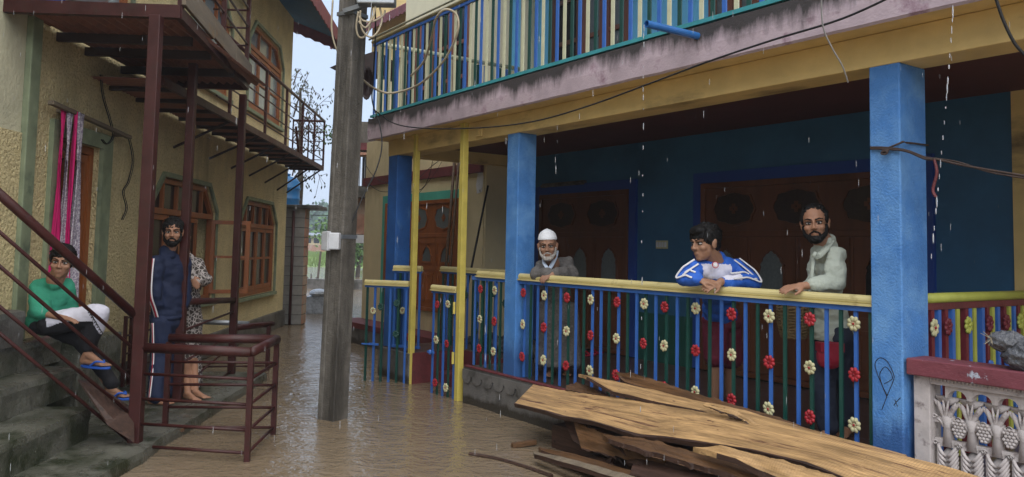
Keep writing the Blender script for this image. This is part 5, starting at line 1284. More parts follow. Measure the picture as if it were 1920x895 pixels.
M['pale_blue_cloth']=mat('pale_blue_cotton',(.42,.50,.62),.85,.1,10,.3,40,.004)
M['royal']=mat('royal_blue_fabric',(.018,.10,.46),.75,.15,6,.6,18,.012)
M['maroon_shorts']=mat('maroon_striped_shorts',(.12,.012,.03),.85,.2,6,.4,20,.008)
M['sage']=mat('sage_grey_shirt_cotton',(.40,.44,.38),.85,.12,5,.9,13,.018)
M['dark_trouser']=mat('dark_navy_trouser',(.018,.024,.045),.85,.2,6,.5,18,.01)
M['blue_slipper']=mat('blue_rubber',(.02,.09,.42),.5,.1,8,0)
M['red_bag']=mat('red_fabric',(.28,.010,.03),.7,.15,8,.4,30,.006)

DG=None
def bake(mb,name,mats,voxel,smooth=4,base=Vector((0,0,0)),disp=None,fn=None):
    me=mb.mesh(name+'_raw',base); o=bpy.data.objects.new('tmp',me); COL.objects.link(o)
    r=o.modifiers.new('r','REMESH'); r.mode='VOXEL'; r.voxel_size=voxel; r.use_smooth_shade=True
    s=o.modifiers.new('s','SMOOTH'); s.iterations=smooth; s.factor=.5
    dg=bpy.context.evaluated_depsgraph_get(); dg.update(); m2=bpy.data.meshes.new_from_object(o.evaluated_get(dg)); m2.name=name
    bpy.data.objects.remove(o); bpy.data.meshes.remove(me)
    if disp:
        m2.update()
        nrm=[v.normal.copy() for v in m2.vertices]
        for v,nn in zip(m2.vertices,nrm): v.co+=nn*disp(v.co+base)
    m2.polygons.foreach_set('use_smooth',[True]*len(m2.polygons))
    m2.materials.clear(); setmats(m2,mats)
    if fn:
        idx=[fn(p.center+base,p.normal) for p in m2.polygons]; m2.polygons.foreach_set('material_index',idx)
    m2.update(); return m2
def bpart(name,mb,mats,parent,voxel,smooth=4,disp=None,fn=None,label=None):
    fr,base=BASE[parent]; me=bake(mb,name,mats,voxel,smooth,base,disp,fn)
    o=bpy.data.objects.new(name,me); COL.objects.link(o); o.parent=parent; BASE[o]=(fr,base)
    if label: o['label']=label
    return o
def basis(f,up=Vector((0,0,1))):
    f=Vector(f).normalized(); r=f.cross(up).normalized(); u=r.cross(f).normalized(); return r,f,u
class Head:
    def __init__(s,c,f,tilt=0,sc=1.0):
        s.c=Vector(c); r,f,u=basis(f); 
        if tilt: q=Matrix.Rotation(tilt,3,f); r=q@r; u=q@u
        s.M=Matrix((r,f,u)).transposed(); s.k=sc
    def p(s,x,y,z): return s.c+s.M@Vector((x,y,z))*s.k
    def ell(s,mb,c,rad,n=16,k=11,rot=None): mb.ell(s.p(*c),[a*s.k for a in rad],s.M if rot is None else s.M@rot,n,k)
    def cap(s,mb,a,b,r1,r2): mb.cap(s.p(*a),s.p(*b),r1*s.k,r2*s.k,10)
    def skin(s,mb,neck,old=False):
        E=s.ell
        E(mb,(0,-.012,.036),(.074,.094,.082)); E(mb,(0,.022,-.030),(.060,.066,.074)); E(mb,(0,.042,-.062),(.043,.045,.042)); E(mb,(0,.064,-.088),(.024,.020,.018))
        for q in (-1,1):
            E(mb,(q*.038,.056,-.022),(.024,.026,.022)); E(mb,(q*.077,-.004,-.006),(.009,.020,.031)); E(mb,(q*.082,-.012,.010),(.008,.014,.018))
            s.cap(mb,(q*.016,.083,.028),(q*.046,.072,.026),.010,.008)
            s.cap(mb,(q*.012,.098,-.024),(q*.010,.085,-.026),.008,.008)
        s.cap(mb,(0,.084,.018),(0,.103,-.018),.006,.0090); s.cap(mb,(0,.092,-.004),(0,.103,-.021),.007,.0100)
        E(mb,(0,.085,-.053),(.020,.009,.005)); E(mb,(0,.083,-.062),(.017,.009,.006))
        mb.cap(s.p(0,-.025,-.05),neck,.054*s.k,.062*s.k,14)
    def face(s,t,brow=.0036,mustache=False):
        for q in (-1,1):
            g=MB(); s.ell(g,(q*.031,.0715,.006),(.0135,.012,.0068),10,8); e=part('eye',g,M['eye_white'],t,smooth=True)
            g=MB(); s.ell(g,(q*.030,.081,.006),(.0062,.004,.0066),8,6); part('iris',g,M['iris'],e,smooth=True)
            g=MB(); s.cap(g,(q*.016,.0795,.0135),(q*.047,.068,.012),.0038,.003); s.cap(g,(q*.018,.0775,-.001),(q*.044,.069,.001),.0022,.002); part('eyelid',g,M['iris'],t,smooth=True)
            g=MB(); s.cap(g,(q*.013,.091,.0265),(q*.034,.0875,.034),brow,brow*.9); s.cap(g,(q*.034,.0875,.034),(q*.053,.073,.028),brow*.9,brow*.5); part('eyebrow',g,M['hair'],t,smooth=True)
        g=MB(); s.cap(g,(-.019,.087,-.0572),(.019,.087,-.0572),.0022,.0022); part('lips',g,M['lips'],t,smooth=True)
    def hair(s,t,fringe=0.,vol=1.0,mt='hair',label=None,curly=.006,side=True,top=0,tufts=90):
        g=MB(); E=s.ell
        E(g,(0,-.024,.048+top),(.082*vol,.100*vol,.084*vol)); E(g,(0,-.052,-.008),(.070,.058,.060))
        if side:
            for q in (-1,1): E(g,(q*.070,.006,.035),(.013,.032,.040))
        if fringe:
            E(g,(0,.045,.085),(.066,.048,.036)); 
            for i in range(9): x=-.055+i*.0137; s.cap(g,(x,.050,.095),(x*1.02,.086-abs(x)*.35,.060-fringe+.006*math.sin(i*2.3)),.013,.007)
        rnd=random.Random(int(abs(s.c.x)*100))
        for i in range(tufts):
            a=rnd.uniform(0,6.28); e=rnd.uniform(.15,1); d=Vector((math.cos(a)*math.sqrt(1-e*e)*.080,-.022+math.sin(a)*math.sqrt(1-e*e)*.096,.048+top+e*.082)) ; v=Vector((rnd.uniform(-1,1),rnd.uniform(-.4,1),rnd.uniform(-.2,.8)))*.012
            if d.y>.05 and d.z<.085: continue
            s.cap(g,tuple(d*vol),tuple(d*vol+v),.009,.003)
        return bpart('hair',g,M[mt],t,.0045*s.k,1,lambda p:curly*mn.noise(p*60)+curly*.6*mn.noise(p*120),label=label)
    def beard(s,t,mt='hair',full=1.0,label=None):
        g=MB(); E=s.ell; f=full
        E(g,(0,.058,-.088),(.034*f,.032*f,.030*f)); 
        for q in (-1,1):
            s.cap(g,(q*.066,.008,-.015),(q*.054,.036,-.062),.010*f,.016*f); s.cap(g,(q*.054,.036,-.062),(q*.020,.066,-.092),.016*f,.022*f)
            s.cap(g,(q*.003,.096,-.043),(q*.028,.080,-.056),.0058*f,.005*f); s.cap(g,(q*.028,.080,-.056),(q*.030,.070,-.080),.005*f,.011*f)
        E(g,(0,.030,-.100),(.040,.034,.018))
        return bpart('beard',g,M[mt],t,.004,1,lambda p:.0035*mn.noise(p*90)+.002*mn.noise(p*200),label=label)
def hand(mb,w_,d,n,curl=.5,side=1,k=1.0,fan=.18,rr=1.0):
    """palm and five fingers; d = direction wrist to fingers, n = out of the back of the hand"""
    w_=Vector(w_); d=Vector(d).normalized(); n=Vector(n); n=(n-d*n.dot(d)).normalized(); a=d.cross(n)
    Mr=Matrix((a,n,d)).transposed(); mb.ell(w_+d*.048*k,(.040*k,.0155*k,.056*k),Mr,12,9); mb.cap(w_,w_+d*.03*k,.025*k,.026*k,10)
    for i,(o,L) in enumerate(((-.030,.062),(-.010,.074),(.010,.078),(.030,.070))):
        p=w_+d*.088*k+a*o*k; dr=(d+a*o*fan*30*.2).normalized()
        for j,(f,c) in enumerate(((.45,.5),(.32,1.2),(.23,1.7))):
            e=dr*math.cos(curl*c)-n*math.sin(curl*c); q=p+e*L*f*k; mb.cap(p,q,(.0092-.0009*j)*k*rr,(.0086-.0009*j)*k*rr,8); p=q
    p=w_+d*.030*k+a*side*-.030*k; e=(d*.75-a*side*.6-n*.35).normalized(); q=p+e*.040*k; mb.cap(p,q,.0125*k,.0105*k,8); e2=(d*.95-a*side*.1-n*.4).normalized(); mb.cap(q,q+e2*.032*k,.0102*k,.0085*k,8)
def limb(mb,pts,rs):
    for a,b,r1,r2 in zip(pts,pts[1:],rs,rs[1:]): mb.cap(a,b,r1,r2,14)
def torso(mb,neck,sl,sr,pel,f,k=1.0,g_=0.):
    """ellipsoids from shoulders to pelvis; g_ = extra thickness for clothes"""
    ms=(Vector(sl)+Vector(sr))/2; ax=(Vector(sr)-Vector(sl)); r=ax.normalized(); up=(ms-Vector(pel)).normalized(); fw=up.cross(r).normalized()
    if fw.dot(Vector(f))<0: fw=-fw
    Mx=Matrix((r,fw,up)).transposed(); 
    for q,wd,dp,h in ((.97,.165,.085,.07),(.80,.168,.108,.13),(.58,.155,.112,.12),(.36,.142,.108,.12),(.16,.150,.110,.12),(.0,.162,.112,.11)):
        c=Vector(pel).lerp(ms,q); mb.ell(c,(wd*k+g_,dp*k+g_,h*k+g_*.5),Mx,20,12)
    mb.cap(sl,sr,.062*k+g_,.062*k+g_,14); 
    for s_ in (sl,sr): mb.cap(ms.lerp(Vector(neck),.7),Vector(s_),.05*k+g_,.055*k+g_,12)
    return Mx
def foot(mb,ank,toe,k=1.0,toes=True):
    ank=Vector(ank); toe=Vector(toe); d=(toe-ank); d.z=0; d=d.normalized(); z0=toe.z; s=d.cross(Vector((0,0,1)))
    heel=Vector((ank.x,ank.y,z0))-d*.035*k; heel.z=z0+.030*k
    mb.cap(ank,heel+Vector((0,0,.01)),.036*k,.030*k,12); ball=Vector((toe.x,toe.y,z0+.018*k))-d*.05*k
    mb.cap(heel,ball-s*.012*k,.028*k,.020*k,12); mb.cap(ank,ball,.032*k,.020*k,12); mb.cap(heel,ball+s*.018*k,.024*k,.016*k,12)
    for i in range(5):
        o=(-.030+.0155*i)*k; L=(.052-.006*i)*k; mb.cap(ball+s*o,ball+s*o*1.1+d*L-Vector((0,0,.006)),(.0125-.001*i)*k,(.0095-.0008*i)*k,8)
def ribbon(pts,nrm,wd,th=.002):
    pts=smooth_path([Vector(p) for p in pts],5); G=[]
    for i,p in enumerate(pts):
        d=(pts[min(i+1,len(pts)-1)]-pts[max(i-1,0)]).normalized(); n=nrm[min(len(nrm)-1,int(i/len(pts)*len(nrm)))] if isinstance(nrm,list) else Vector(nrm)
        s=d.cross(n).normalized(); G.append([p-s*wd/2,p+s*wd/2])
    g=MB(); g.sheet(G,th,(nrm[0] if isinstance(nrm,list) else nrm)); return g
def fold(amp,sc,seed=0,st=(1,1,1)):
    return lambda p: amp*mn.noise(Vector((p.x*sc*st[0]+seed,p.y*sc*st[1],p.z*sc*st[2])))+amp*.5*mn.noise(Vector((p.x*sc*2.3*st[0],p.y*sc*2.3*st[1]+seed,p.z*sc*2.3*st[2])))+amp*.5*(.5-abs(mn.noise(Vector((p.x*sc*1.2,p.y*sc*1.2,p.z*sc*2.6+seed)))))*1.0
def person(label,base,group=None):
    return thing('person',label,'person',FW,base,group)

# ---- 1 bearded man in navy tracksuit on the ledge
an1=hitz(291,747,.15); an2=hitz(318,735,.15); D0=an1.y
t1=person('bearded man in a navy tracksuit standing barefoot on the concrete ledge',((an1.x+an2.x)/2,(an1.y+an2.y)/2,.09))
D=lambda px,py,dd=0.: PD(px,py,7.42+dd)
hd=Head(D(324,436,-.02),(.34,-.93,-.08),0,1.08); nk=D(314,476)
sr,sl=D(293,494,-.13),D(343,493,.14); pel=D(311,598,.04)
er,el=D(290,552,-.16),D(348,556,.12); wr_,wl_=D(304,604,-.03),D(330,602,.06)
hr,hl=D(301,604,-.05),D(323,604,.10); kr,kl=D(299,672,-.08),D(322,668,.10)
b=MB(); hd.skin(b,nk); torso(b,nk,sl,sr,pel,(.6,-.8,0),.66)
limb(b,[sr,er,wr_],[.045,.036,.026]); limb(b,[sl,el,wl_],[.045,.036,.026]); limb(b,[hr,kr,an1],[.075,.050,.034]); limb(b,[hl,kl,an2],[.075,.050,.034])
hand(b,wr_,(.35,.25,-.85),(-.9,-.3,0),.8,k=.85); hand(b,wl_,(-.3,.2,-.8),(.6,-.6,0),.8,k=.85)
ta=hitz(322,760,.092); tb=hitz(343,746,.092); foot(b,an1,ta,1.05); foot(b,an2,tb,1.05)
bpart('body',b,M['skin'],t1,.0065,2); hd.face(t1,.0042); hd.hair(t1,0,1.03,curly=.006); hd.beard(t1,full=1.18)
c=MB(); torso(c,nk,sl,sr,D(314,585,.04),(.6,-.8,0),.76,.012); c.tube([D(316,500,.04),D(315,545,.04),D(313,592,.04)],[.13,.135,.145],20); limb(c,[sr,er,wr_.lerp(er,.15)],[.072,.060,.046]); limb(c,[sl,el,wl_.lerp(el,.12)],[.072,.060,.046])
c.cap(D(312,480),D(314,470),.070,.066,16)
bpart('jacket',c,M['navy_track'],t1,.009,7,fold(.016,6,1,(1,1,1.6)))
c=MB(); c.tube([D(313,590,.04),D(313,598,.04)],[.152,.146],22); part('jacket_hem',c,M['navy_track'],t1,smooth=True)
c=MB(); c.tube([D(313,484),D(316,472)],[.075,.070],18); part('jacket_collar',c,M['navy_track'],t1,smooth=True)
c=MB(); 
c.ell(D(312,600,.03),(.135,.12,.11)); limb(c,[hr,kr,an1+Vector((0,0,.02))],[.098,.080,.072]); limb(c,[hl,kl,an2+Vector((0,0,.02))],[.098,.080,.072])
bpart('trousers',c,M['navy_track'],t1,.010,6,fold(.013,8,4,(1,1,.6)))
for wd_,mt_,off in ((.040,'white_trim',.0),(.018,'red_trim',.004)):
    o=Vector((.02,-1,0)).normalized()
    pts=[sr+o*(.090+off)+Vector((0,0,.045)),sr.lerp(er,.35)+o*(.108+off),er+o*(.098+off),er.lerp(wr_,.5)+o*(.092+off),wr_.lerp(er,.2)+o*(.090+off)]
    part('sleeve_stripe',ribbon(pts,o,wd_),M[mt_],t1,smooth=True)
for wd_,mt_,off in ((.026,'white_trim',0),(.010,'red_trim',.004)):
    o=Vector((-.20,-.97,0)).normalized()
    pts=[hr+o*(.118+off),hr.lerp(kr,.5)+o*(.105+off),kr+o*(.096+off),kr.lerp(an1,.5)+o*(.088+off),an1+o*(.088+off)+Vector((0,0,.02))]
    part('trouser_stripe',ribbon(pts,o,wd_),M[mt_],t1,smooth=True)
# ---- 2 person in a patterned shawl behind the post
a1=hitz(352,738,.15); a2=hitz(366,734,.15)
t2=person('person wrapped in a dark floral shawl half hidden behind the second steel post',((a1.x+a2.x)/2,a1.y,.09))
D=lambda px,py,dd=0.: PD(px,py,8.0+dd)
hd=Head(D(342,446,.15),(.4,-.9,-.1),0,.92); nk=D(347,478,.05); sr,sl=D(340,496,-.1),D(368,494,.1); pel=D(353,600)
er,el=D(349,540,-.2),D(384,523,.0); wr_,wl_=D(358,520,-.3),D(362,528,-.22)
b=MB(); hd.skin(b,nk); torso(b,nk,sl,sr,pel,(.5,-.8,0),.8); limb(b,[sr,er,wr_],[.04,.032,.024]); limb(b,[sl,el,wl_],[.04,.032,.024]); limb(b,[D(348,604),D(348,670),a1],[.07,.048,.032]); limb(b,[D(362,604),D(362,668),a2],[.07,.048,.032])
hand(b,wr_,(.3,-.2,-.3),(0,-1,0),.6,k=.9); hand(b,wl_,(-.5,-.2,-.3),(0,-1,0),.6,k=.9); foot(b,a1,a1+Vector((.14,-.1,-.055)),.9); foot(b,a2,a2+Vector((.15,-.08,-.055)),.9)
bpart('body',b,M['skin'],t2,.0075,2); hd.face(t2); hd.hair(t2,0,1.0)
c=MB(); torso(c,nk,sl,sr,pel,(.5,-.8,0),.84,.012); limb(c,[sl,el,wl_.lerp(el,.35)],[.066,.058,.056]); limb(c,[sr,er,wr_],[.066,.056,.05]); c.cap(el,el+Vector((-.02,0,-.02)),.07,.06,12)
bpart('shawl',c,M['shawl'],t2,.010,3,fold(.016,10,2))
c=MB(); c.tube([pel+Vector((0,0,.08)),pel,D(352,660),D(354,726)],[.12,.13,.125,.13],20); bpart('skirt',c,M['shawl'],t2,.011,2,fold(.016,12,6,(1,1,.2)))
# ---- 3 boy in green, seated
t3=person('boy in a green shirt sitting on the steps with one knee raised and blue slippers',tuple(PD(85,618,6.15)))
D=lambda px,py,dd=0.: PD(px,py,6.1+dd)
hd=Head(D(116,492,-.02),(.34,-.93,-.10),R(-6),1.06); nk=D(104,524); sr,sl=D(72,541,.02),D(124,538,.10); pel=D(88,606,.08)
er,el=D(76,586,-.10),D(132,584,.16); wr_,wl_=D(116,596,-.12),D(142,600,.05)
hr,hl=D(96,607,-.03),D(100,612,.16); kr=D(184,590,-.05); ar=D(164,664,-.02); kl=D(152,636,.12); al=D(208,730,.18)
b=MB(); hd.skin(b,nk); torso(b,nk,sl,sr,pel,(.6,-.8,0),.74); limb(b,[sr,er,wr_],[.038,.030,.022]); limb(b,[sl,el,wl_],[.038,.030,.022]); limb(b,[hr,kr,ar],[.066,.046,.030]); limb(b,[hl,kl,al],[.066,.046,.030])
hand(b,wr_,(.9,-.1,-.1),(0,-.2,1),.4,k=.85); hand(b,wl_,(.5,-.3,-.2),(0,-.2,1),.4,k=.85)
tr_=D(202,691,-.10); tr_=Vector((tr_.x,tr_.y,ar.z-.085)); foot(b,ar,tr_,1.0); tl_=al+Vector((.16,-.03,-.06)); foot(b,al,tl_,.95)
bpart('body',b,M['skin_boy'],t3,.0062,2); hd.face(t3,.0034); hd.hair(t3,.006,1.04,curly=.003,tufts=30)
c=MB(); torso(c,nk,sl,sr,D(86,598,.06),(.6,-.8,0),.80,.016); limb(c,[sr,sr.lerp(er,.92)],[.066,.074]); limb(c,[sl,sl.lerp(el,.85)],[.064,.070]); c.cap(D(103,530),D(106,520),.058,.054)
bpart('shirt',c,M['green_shirt'],t3,.0095,6,fold(.014,9,3))
c=MB(); c.ell(D(90,607,.07),(.15,.13,.09)); limb(c,[hr,kr,ar+Vector((-.0,0,.07))],[.092,.082,.066]); limb(c,[hl,kl,al+Vector((0,0,.05))],[.088,.070,.055])
n0=(kr-hr).normalized()
def fn(p,n):
    q=(p-hr); s=q.dot(n0)/(kr-hr).length
    if (p-al).length<.30 or (p-kl).length<.10: return 0
    if s>.06 and s<=.98: return 1 if (p-(hr+(kr-hr)*min(s,1))).z>-.030+.02*math.sin(s*4) else 0
    if s>.98: return 1
    if (p-kr).z<-.02:
        sh=(ar-kr); return 1 if (p-kr).dot(Vector((1,-.4,0)))+.10*((p-kr).z)*.5>-.015 else 0
    return 0
bpart('trousers',c,[M['black_cloth'],M['white_cloth']],t3,.0085,2,fold(.010,9,8),fn)
g=MB(); kk=kr+Vector((.02,-.085,-.03))
for i in range(9):
    a=i*.7; g.tube([kk+Vector((-.05+.012*i,-.004,.05-.018*i)),kk+Vector((-.035+.012*i,-.006,.055-.018*i)),kk+Vector((-.035+.012*i+.008,-.004,.035-.018*i))],.004,5)
part('printed_swirl',g,M['black_cloth'],t3)
def slipper(t,ank,toe,k=1.0):
    d=(toe-ank); d.z=0; d=d.normalized(); s=d.cross(Vector((0,0,1))); z=toe.z-.014; base=Vector((ank.x,ank.y,0))-d*.055*k; L=(Vector((toe.x,toe.y,0))-Vector((base.x,base.y,0))).length+.02
    P=[]; 
    for i in range(24):
        a=i/24*2*math.pi; x=.5-.5*math.cos(a); w_=.040+.010*x; P.append(base+d*L*x+s*math.sin(a)*w_*k*(1.1 if math.sin(a)>0 else 1)); P[-1].z=z
    g=MB(); g.prism(P,(0,0,.016)); sl_=part('slipper',g,M['blue_slipper'],t,bev=.004)
    c0=base+d*L*.80; c0.z=z+.045
    g=MB()
    for q in (-1,1):
        e=base+d*L*.48+s*q*.045*k; e.z=z+.02; m_=c0.lerp(e,.5)+Vector((0,0,.022))+s*q*.012; g.tube(smooth_path([c0,m_,e]),.008,6)
    part('strap',g,M['blue_slipper'],t)
slipper(t3,ar,tr_); slipper(t3,al,tl_)
# ---- 4 old man at the railing
fl=lambda px,dep:(lambda d:Vector((CAM.x+d.x*(dep/d.dot(fwd)),CAM.y+d.y*(dep/d.dot(fwd)),.36)))(ray(px,600))
c0=fl(1040,7.80)
t4=person('old man in a white cap and long grey cloak leaning on the porch railing',tuple(c0))
D=lambda px,py,dd=0.: PD(px,py,7.35+dd)
hd=Head(D(1027,462,-.06),(-.10,-.98,-.12),R(3),1.10); nk=D(1036,494,.05); sr,sl=D(1014,500,.10),D(1062,496,.20); pel=D(1046,588,.22)
er,el=D(1007,516,-.02),D(1073,516,.02); wr_,wl_=D(1030,513,-.18),D(1040,513,-.19)
h1,h2=D(1036,590,.20),D(1058,590,.24); k1,k2=D(1034,650,.24),D(1060,650,.28); a1=fl(1035,7.62)+Vector((0,0,.07)); a2=fl(1062,7.7)+Vector((0,0,.07))
b=MB(); hd.skin(b,nk); torso(b,nk,sl,sr,pel,(-.2,-1,0),.68); limb(b,[sr,er,wr_],[.042,.034,.024]); limb(b,[sl,el,wl_],[.042,.034,.024]); limb(b,[h1,k1,a1],[.072,.048,.034]); limb(b,[h2,k2,a2],[.072,.048,.034])
hand(b,wr_,(.8,-.3,-.3),(0,-.5,.8),.7); hand(b,wl_,(-.8,-.3,-.3),(0,-.5,.8),.7); foot(b,a1,a1+Vector((-.04,-.17,-.065))); foot(b,a2,a2+Vector((0,-.17,-.065)))
bpart('body',b,M['skin_old'],t4,.0065,2); hd.face(t4,.003); hd.beard(t4,'beard_grey',.95)
g=MB(); rings=[(.042,.079,.094,-.014),(.060,.079,.093,-.014),(.062,.077,.091,-.014),(.088,.071,.082,-.016),(.108,.055,.062,-.018),(.120,.034,.037,-.018),(.126,.010,.012,-.018)]
vs=[];nn_=24
for z,rx,ry,cy in rings:
    for j in range(nn_): a=j/nn_*2*math.pi; vs.append(hd.p(rx*math.cos(a),cy+ry*math.sin(a),z+.012*math.sin(a)+.01))
g.add(vs,[(i*nn_+j,i*nn_+(j+1)%nn_,(i+1)*nn_+(j+1)%nn_,(i+1)*nn_+j) for i in range(len(rings)-1) for j in range(nn_)]+[tuple((len(rings)-1)*nn_+j for j in range(nn_))]); part('cap',g,M['cap_white'],t4,smooth=True)
c=MB(); torso(c,nk,sl,sr,pel,(-.2,-1,0),.86,.016); limb(c,[sr,er,wr_.lerp(er,.1)],[.060,.060,.050]); limb(c,[sl,el,wl_.lerp(el,.1)],[.060,.060,.050])
c.tube([pel+Vector((0,0,.1)),pel,k1.lerp(k2,.5)+Vector((0,0,.03)),k1.lerp(k2,.5)+Vector((0,0,-.17))],[.17,.19,.21,.225],24)
c.cap(D(1052,498,.14),D(1066,490,.20),.05,.045)   # hood folds, empty sleeve
bpart('cloak',c,M['grey_wool'],t4,.011,3,fold(.022,7,5,(1,1,.35)))
g=ribbon([D(1044,470,.03),D(1041,484,-.03),D(1034,498,-.10),D(1030,504,-.15)],Vector((-.2,-1,.1)),.035,.006); part('collar',g,M['pale_blue_cloth'],t4,smooth=True)
g=ribbon([D(1019,486,-.02),D(1021,495,-.10),D(1026,502,-.16)],Vector((.2,-1,.1)),.03,.006); part('collar',g,M['pale_blue_cloth'],t4,smooth=True)
# ---- 5 boy in blue and white track top on the railing
rd_=on_v(1330,540,.05); dep5=(FR.w(rd_)-CAM).dot(fwd)
c0=fl(1352,dep5+.50)
t5=person('boy in a blue and white track top leaning on the railing with clasped hands',tuple(c0))
D=lambda px,py,dd=0.: PD(px,py,dep5+dd)
hd=Head(D(1322,457,-.02),(-.86,-.50,-.12),R(2),1.10); nk=D(1341,490,.06); sr,sl=D(1303,506,-.02),D(1380,503,.10); pel=D(1352,592,.42)
er,el=D(1284,519,-.02),D(1410,527,-.02); wr_,wl_=D(1311,526,-.12),D(1351,528,-.13)
h1,h2=D(1340,604,.38),D(1366,604,.44); k1,k2=D(1342,680,.36),D(1369,676,.50); a1=fl(1340,dep5+.42)+Vector((0,0,.07)); a2=fl(1370,dep5+.60)+Vector((0,0,.07))
b=MB(); hd.skin(b,nk); torso(b,nk,sl,sr,pel,(-.4,-1,0),.80); limb(b,[sr,er,wr_],[.040,.032,.024]); limb(b,[sl,el,wl_],[.040,.034,.024]); limb(b,[h1,k1,a1],[.072,.050,.034]); limb(b,[h2,k2,a2],[.072,.050,.034])
hand(b,wr_,(.85,-.35,-.10),(0,-.45,.8),.55,side=-1,k=.88,fan=.4,rr=1.05); hand(b,wl_+Vector((0,0,-.012)),(-.85,-.35,-.18),(0,-.6,.7),.60,side=1,k=.92,fan=.4,rr=1.05)
foot(b,a1,a1+Vector((-.06,-.15,-.065))); foot(b,a2,a2+Vector((-.04,-.15,-.065)))
bpart('body',b,M['skin_boy'],t5,.0052,2); hd.face(t5,.0034); hd.hair(t5,.020,1.06,curly=.0025,tufts=20)
c=MB(); torso(c,nk,sl,sr,D(1352,598,.42),(-.4,-1,0),.88,.016); limb(c,[sr,er,wr_.lerp(er,.22)],[.068,.062,.048]); limb(c,[sl,el,wl_.lerp(el,.22)],[.070,.066,.048]); c.cap(D(1338,497,.04),D(1344,484,.06),.060,.056)
ch0=D(1315,502,-.1)
def fn(p,n):
    d=(p-CAM); z=d.dot(fwd); px=PX+F_PX*d.dot(rgt)/z; 
    # chest yoke panel between the shoulders, in the jacket's own heights
    a=(sr.z+sl.z)/2
    lat=(p-sr).dot((sl-sr).normalized())/(sl-sr).length
    if .06<lat<.74 and p.z>a-.070 and p.z<a+.035 and n.y<.15 and True:
        return 1
    return 0
bpart('track_top',c,[M['royal'],M['white_cloth']],t5,.0085,3,fold(.012,10,7),fn)
for (S,E,W,o) in ((sr,er,wr_,Vector((-.35,-.75,.55))),(sl,el,wl_,Vector((.15,-.72,.68)))):
    o=o.normalized()
    for k_ in (-.024,.0,.024)[::2]:
        d1=(E-S).normalized(); sd_=d1.cross(o).normalized()*k_; d2=(W-E).normalized(); sd2=d2.cross(o).normalized()*k_
        out=(E-S).normalized()
        pts=[S+o*.076+sd_-d1*.03,S.lerp(E,.4)+o*.078+sd_,S.lerp(E,.8)+o*.074+sd_+out*.01,E+out*.050+o*.045+(sd_+sd2)*.5,E.lerp(W,.25)+o*.066+sd2,E.lerp(W,.5)+o*.064+sd2,E.lerp(W,.72)+o*.058+sd2]
        part('sleeve_stripe',ribbon(pts,o,.013,.003),M['white_trim'],t5,smooth=True)
c=MB(); limb(c,[wr_.lerp(er,.18),wr_.lerp(er,.30)],[.036,.038]); limb(c,[wl_.lerp(el,.16),wl_.lerp(el,.26)],[.036,.038]); part('cuff',c,M['royal'],t5,smooth=True)
c=MB(); c.ell(D(1353,602,.42),(.155,.13,.09)); limb(c,[h1,k1+Vector((0,0,.05))],[.098,.092]); limb(c,[h2,k2+Vector((0,0,.03))],[.098,.094]); bpart('shorts',c,M['maroon_shorts'],t5,.009,3,fold(.012,10,9,(1,1,.5)))
bd=D(1341,497,-.10); g=MB(); nn=Vector((.1,-.95,.2)).normalized(); r1=nn.orthogonal().normalized(); r2=nn.cross(r1)
def disc(g,c,r,th): g.prism([c+r1*r*math.cos(a)+r2*r*math.sin(a) for a in [k*math.pi/12 for k in range(24)]],nn*th)
# ---- 6 bearded man in sage shirt
rd_=on_v(1545,550,.05); dep6=(FR.w(rd_)-CAM).dot(fwd)
c0=fl(1558,dep6+.38)
t6=person('bearded man in a sage grey shirt standing behind the railing near the corner pillar',tuple(c0))
D=lambda px,py,dd=0.: PD(px,py,dep6+.30+dd)
hd=Head(D(1528,420,-.02),(-.42,-.90,-.06),R(5),1.06); nk=D(1549,462,.02); sl,sr=D(1568,482,-.10),D(1536,478,.20); pel=D(1560,618,.06)
el,er=D(1567,530,-.16),D(1524,540,.12); wl_,wr_=D(1508,536,-.16),D(1502,548,.05)
h1,h2=D(1548,632,.10),D(1574,632,-.02); k1,k2=D(1542,720,.0),D(1576,720,.08); a1=fl(1552,dep6+.30)+Vector((0,0,.07)); a2=fl(1588,dep6+.45)+Vector((0,0,.07))
b=MB(); hd.skin(b,nk); torso(b,nk,sl,sr,pel,(-.8,-.6,0),.66); limb(b,[sr,er,wr_],[.044,.036,.026]); limb(b,[sl,el,wl_],[.044,.036,.026]); limb(b,[h1,k1,a1],[.075,.050,.034]); limb(b,[h2,k2,a2],[.075,.050,.034])
hand(b,wl_,(-.92,-.10,-.12),(0,-.3,.9),.45,side=1,k=1.0); hand(b,wr_,(-.5,-.1,-.8),(-.6,-.6,.2),.9,side=1); foot(b,a1,a1+Vector((-.12,-.12,-.065))); foot(b,a2,a2+Vector((-.10,-.12,-.065)))
bpart('body',b,M['skin'],t6,.0058,2); hd.face(t6,.0044); hd.hair(t6,0,.95,curly=.004,tufts=50); hd.beard(t6,full=1.10)
c=MB(); torso(c,nk,sl,sr,D(1560,612,.06),(-.8,-.6,0),.74,.006); limb(c,[sl,el,wl_.lerp(el,.25)],[.062,.056,.044]); limb(c,[sr,er,wr_.lerp(er,.3)],[.058,.052,.042]); c.cap(D(1545,474),D(1551,458,.02),.066,.062); c.tube([D(1559,600,.06),D(1561,634,.06)],[.128,.145],22)
bpart('shirt',c,M['sage'],t6,.0085,4,fold(.022,9,12,(1,1,.8)))
g=ribbon([D(1560,450,-.02),D(1549,466,-.10),D(1534,480,-.10),D(1524,476,-.09)],Vector((-.6,-.8,.2)),.040,.006); part('collar',g,M['sage'],t6,smooth=True)
g=ribbon([D(1524,482,-.05),D(1521,520,-.08),D(1519,570,-.07)],Vector((-.8,-.6,0)),.03,.004); part('placket',g,M['sage'],t6,smooth=True)
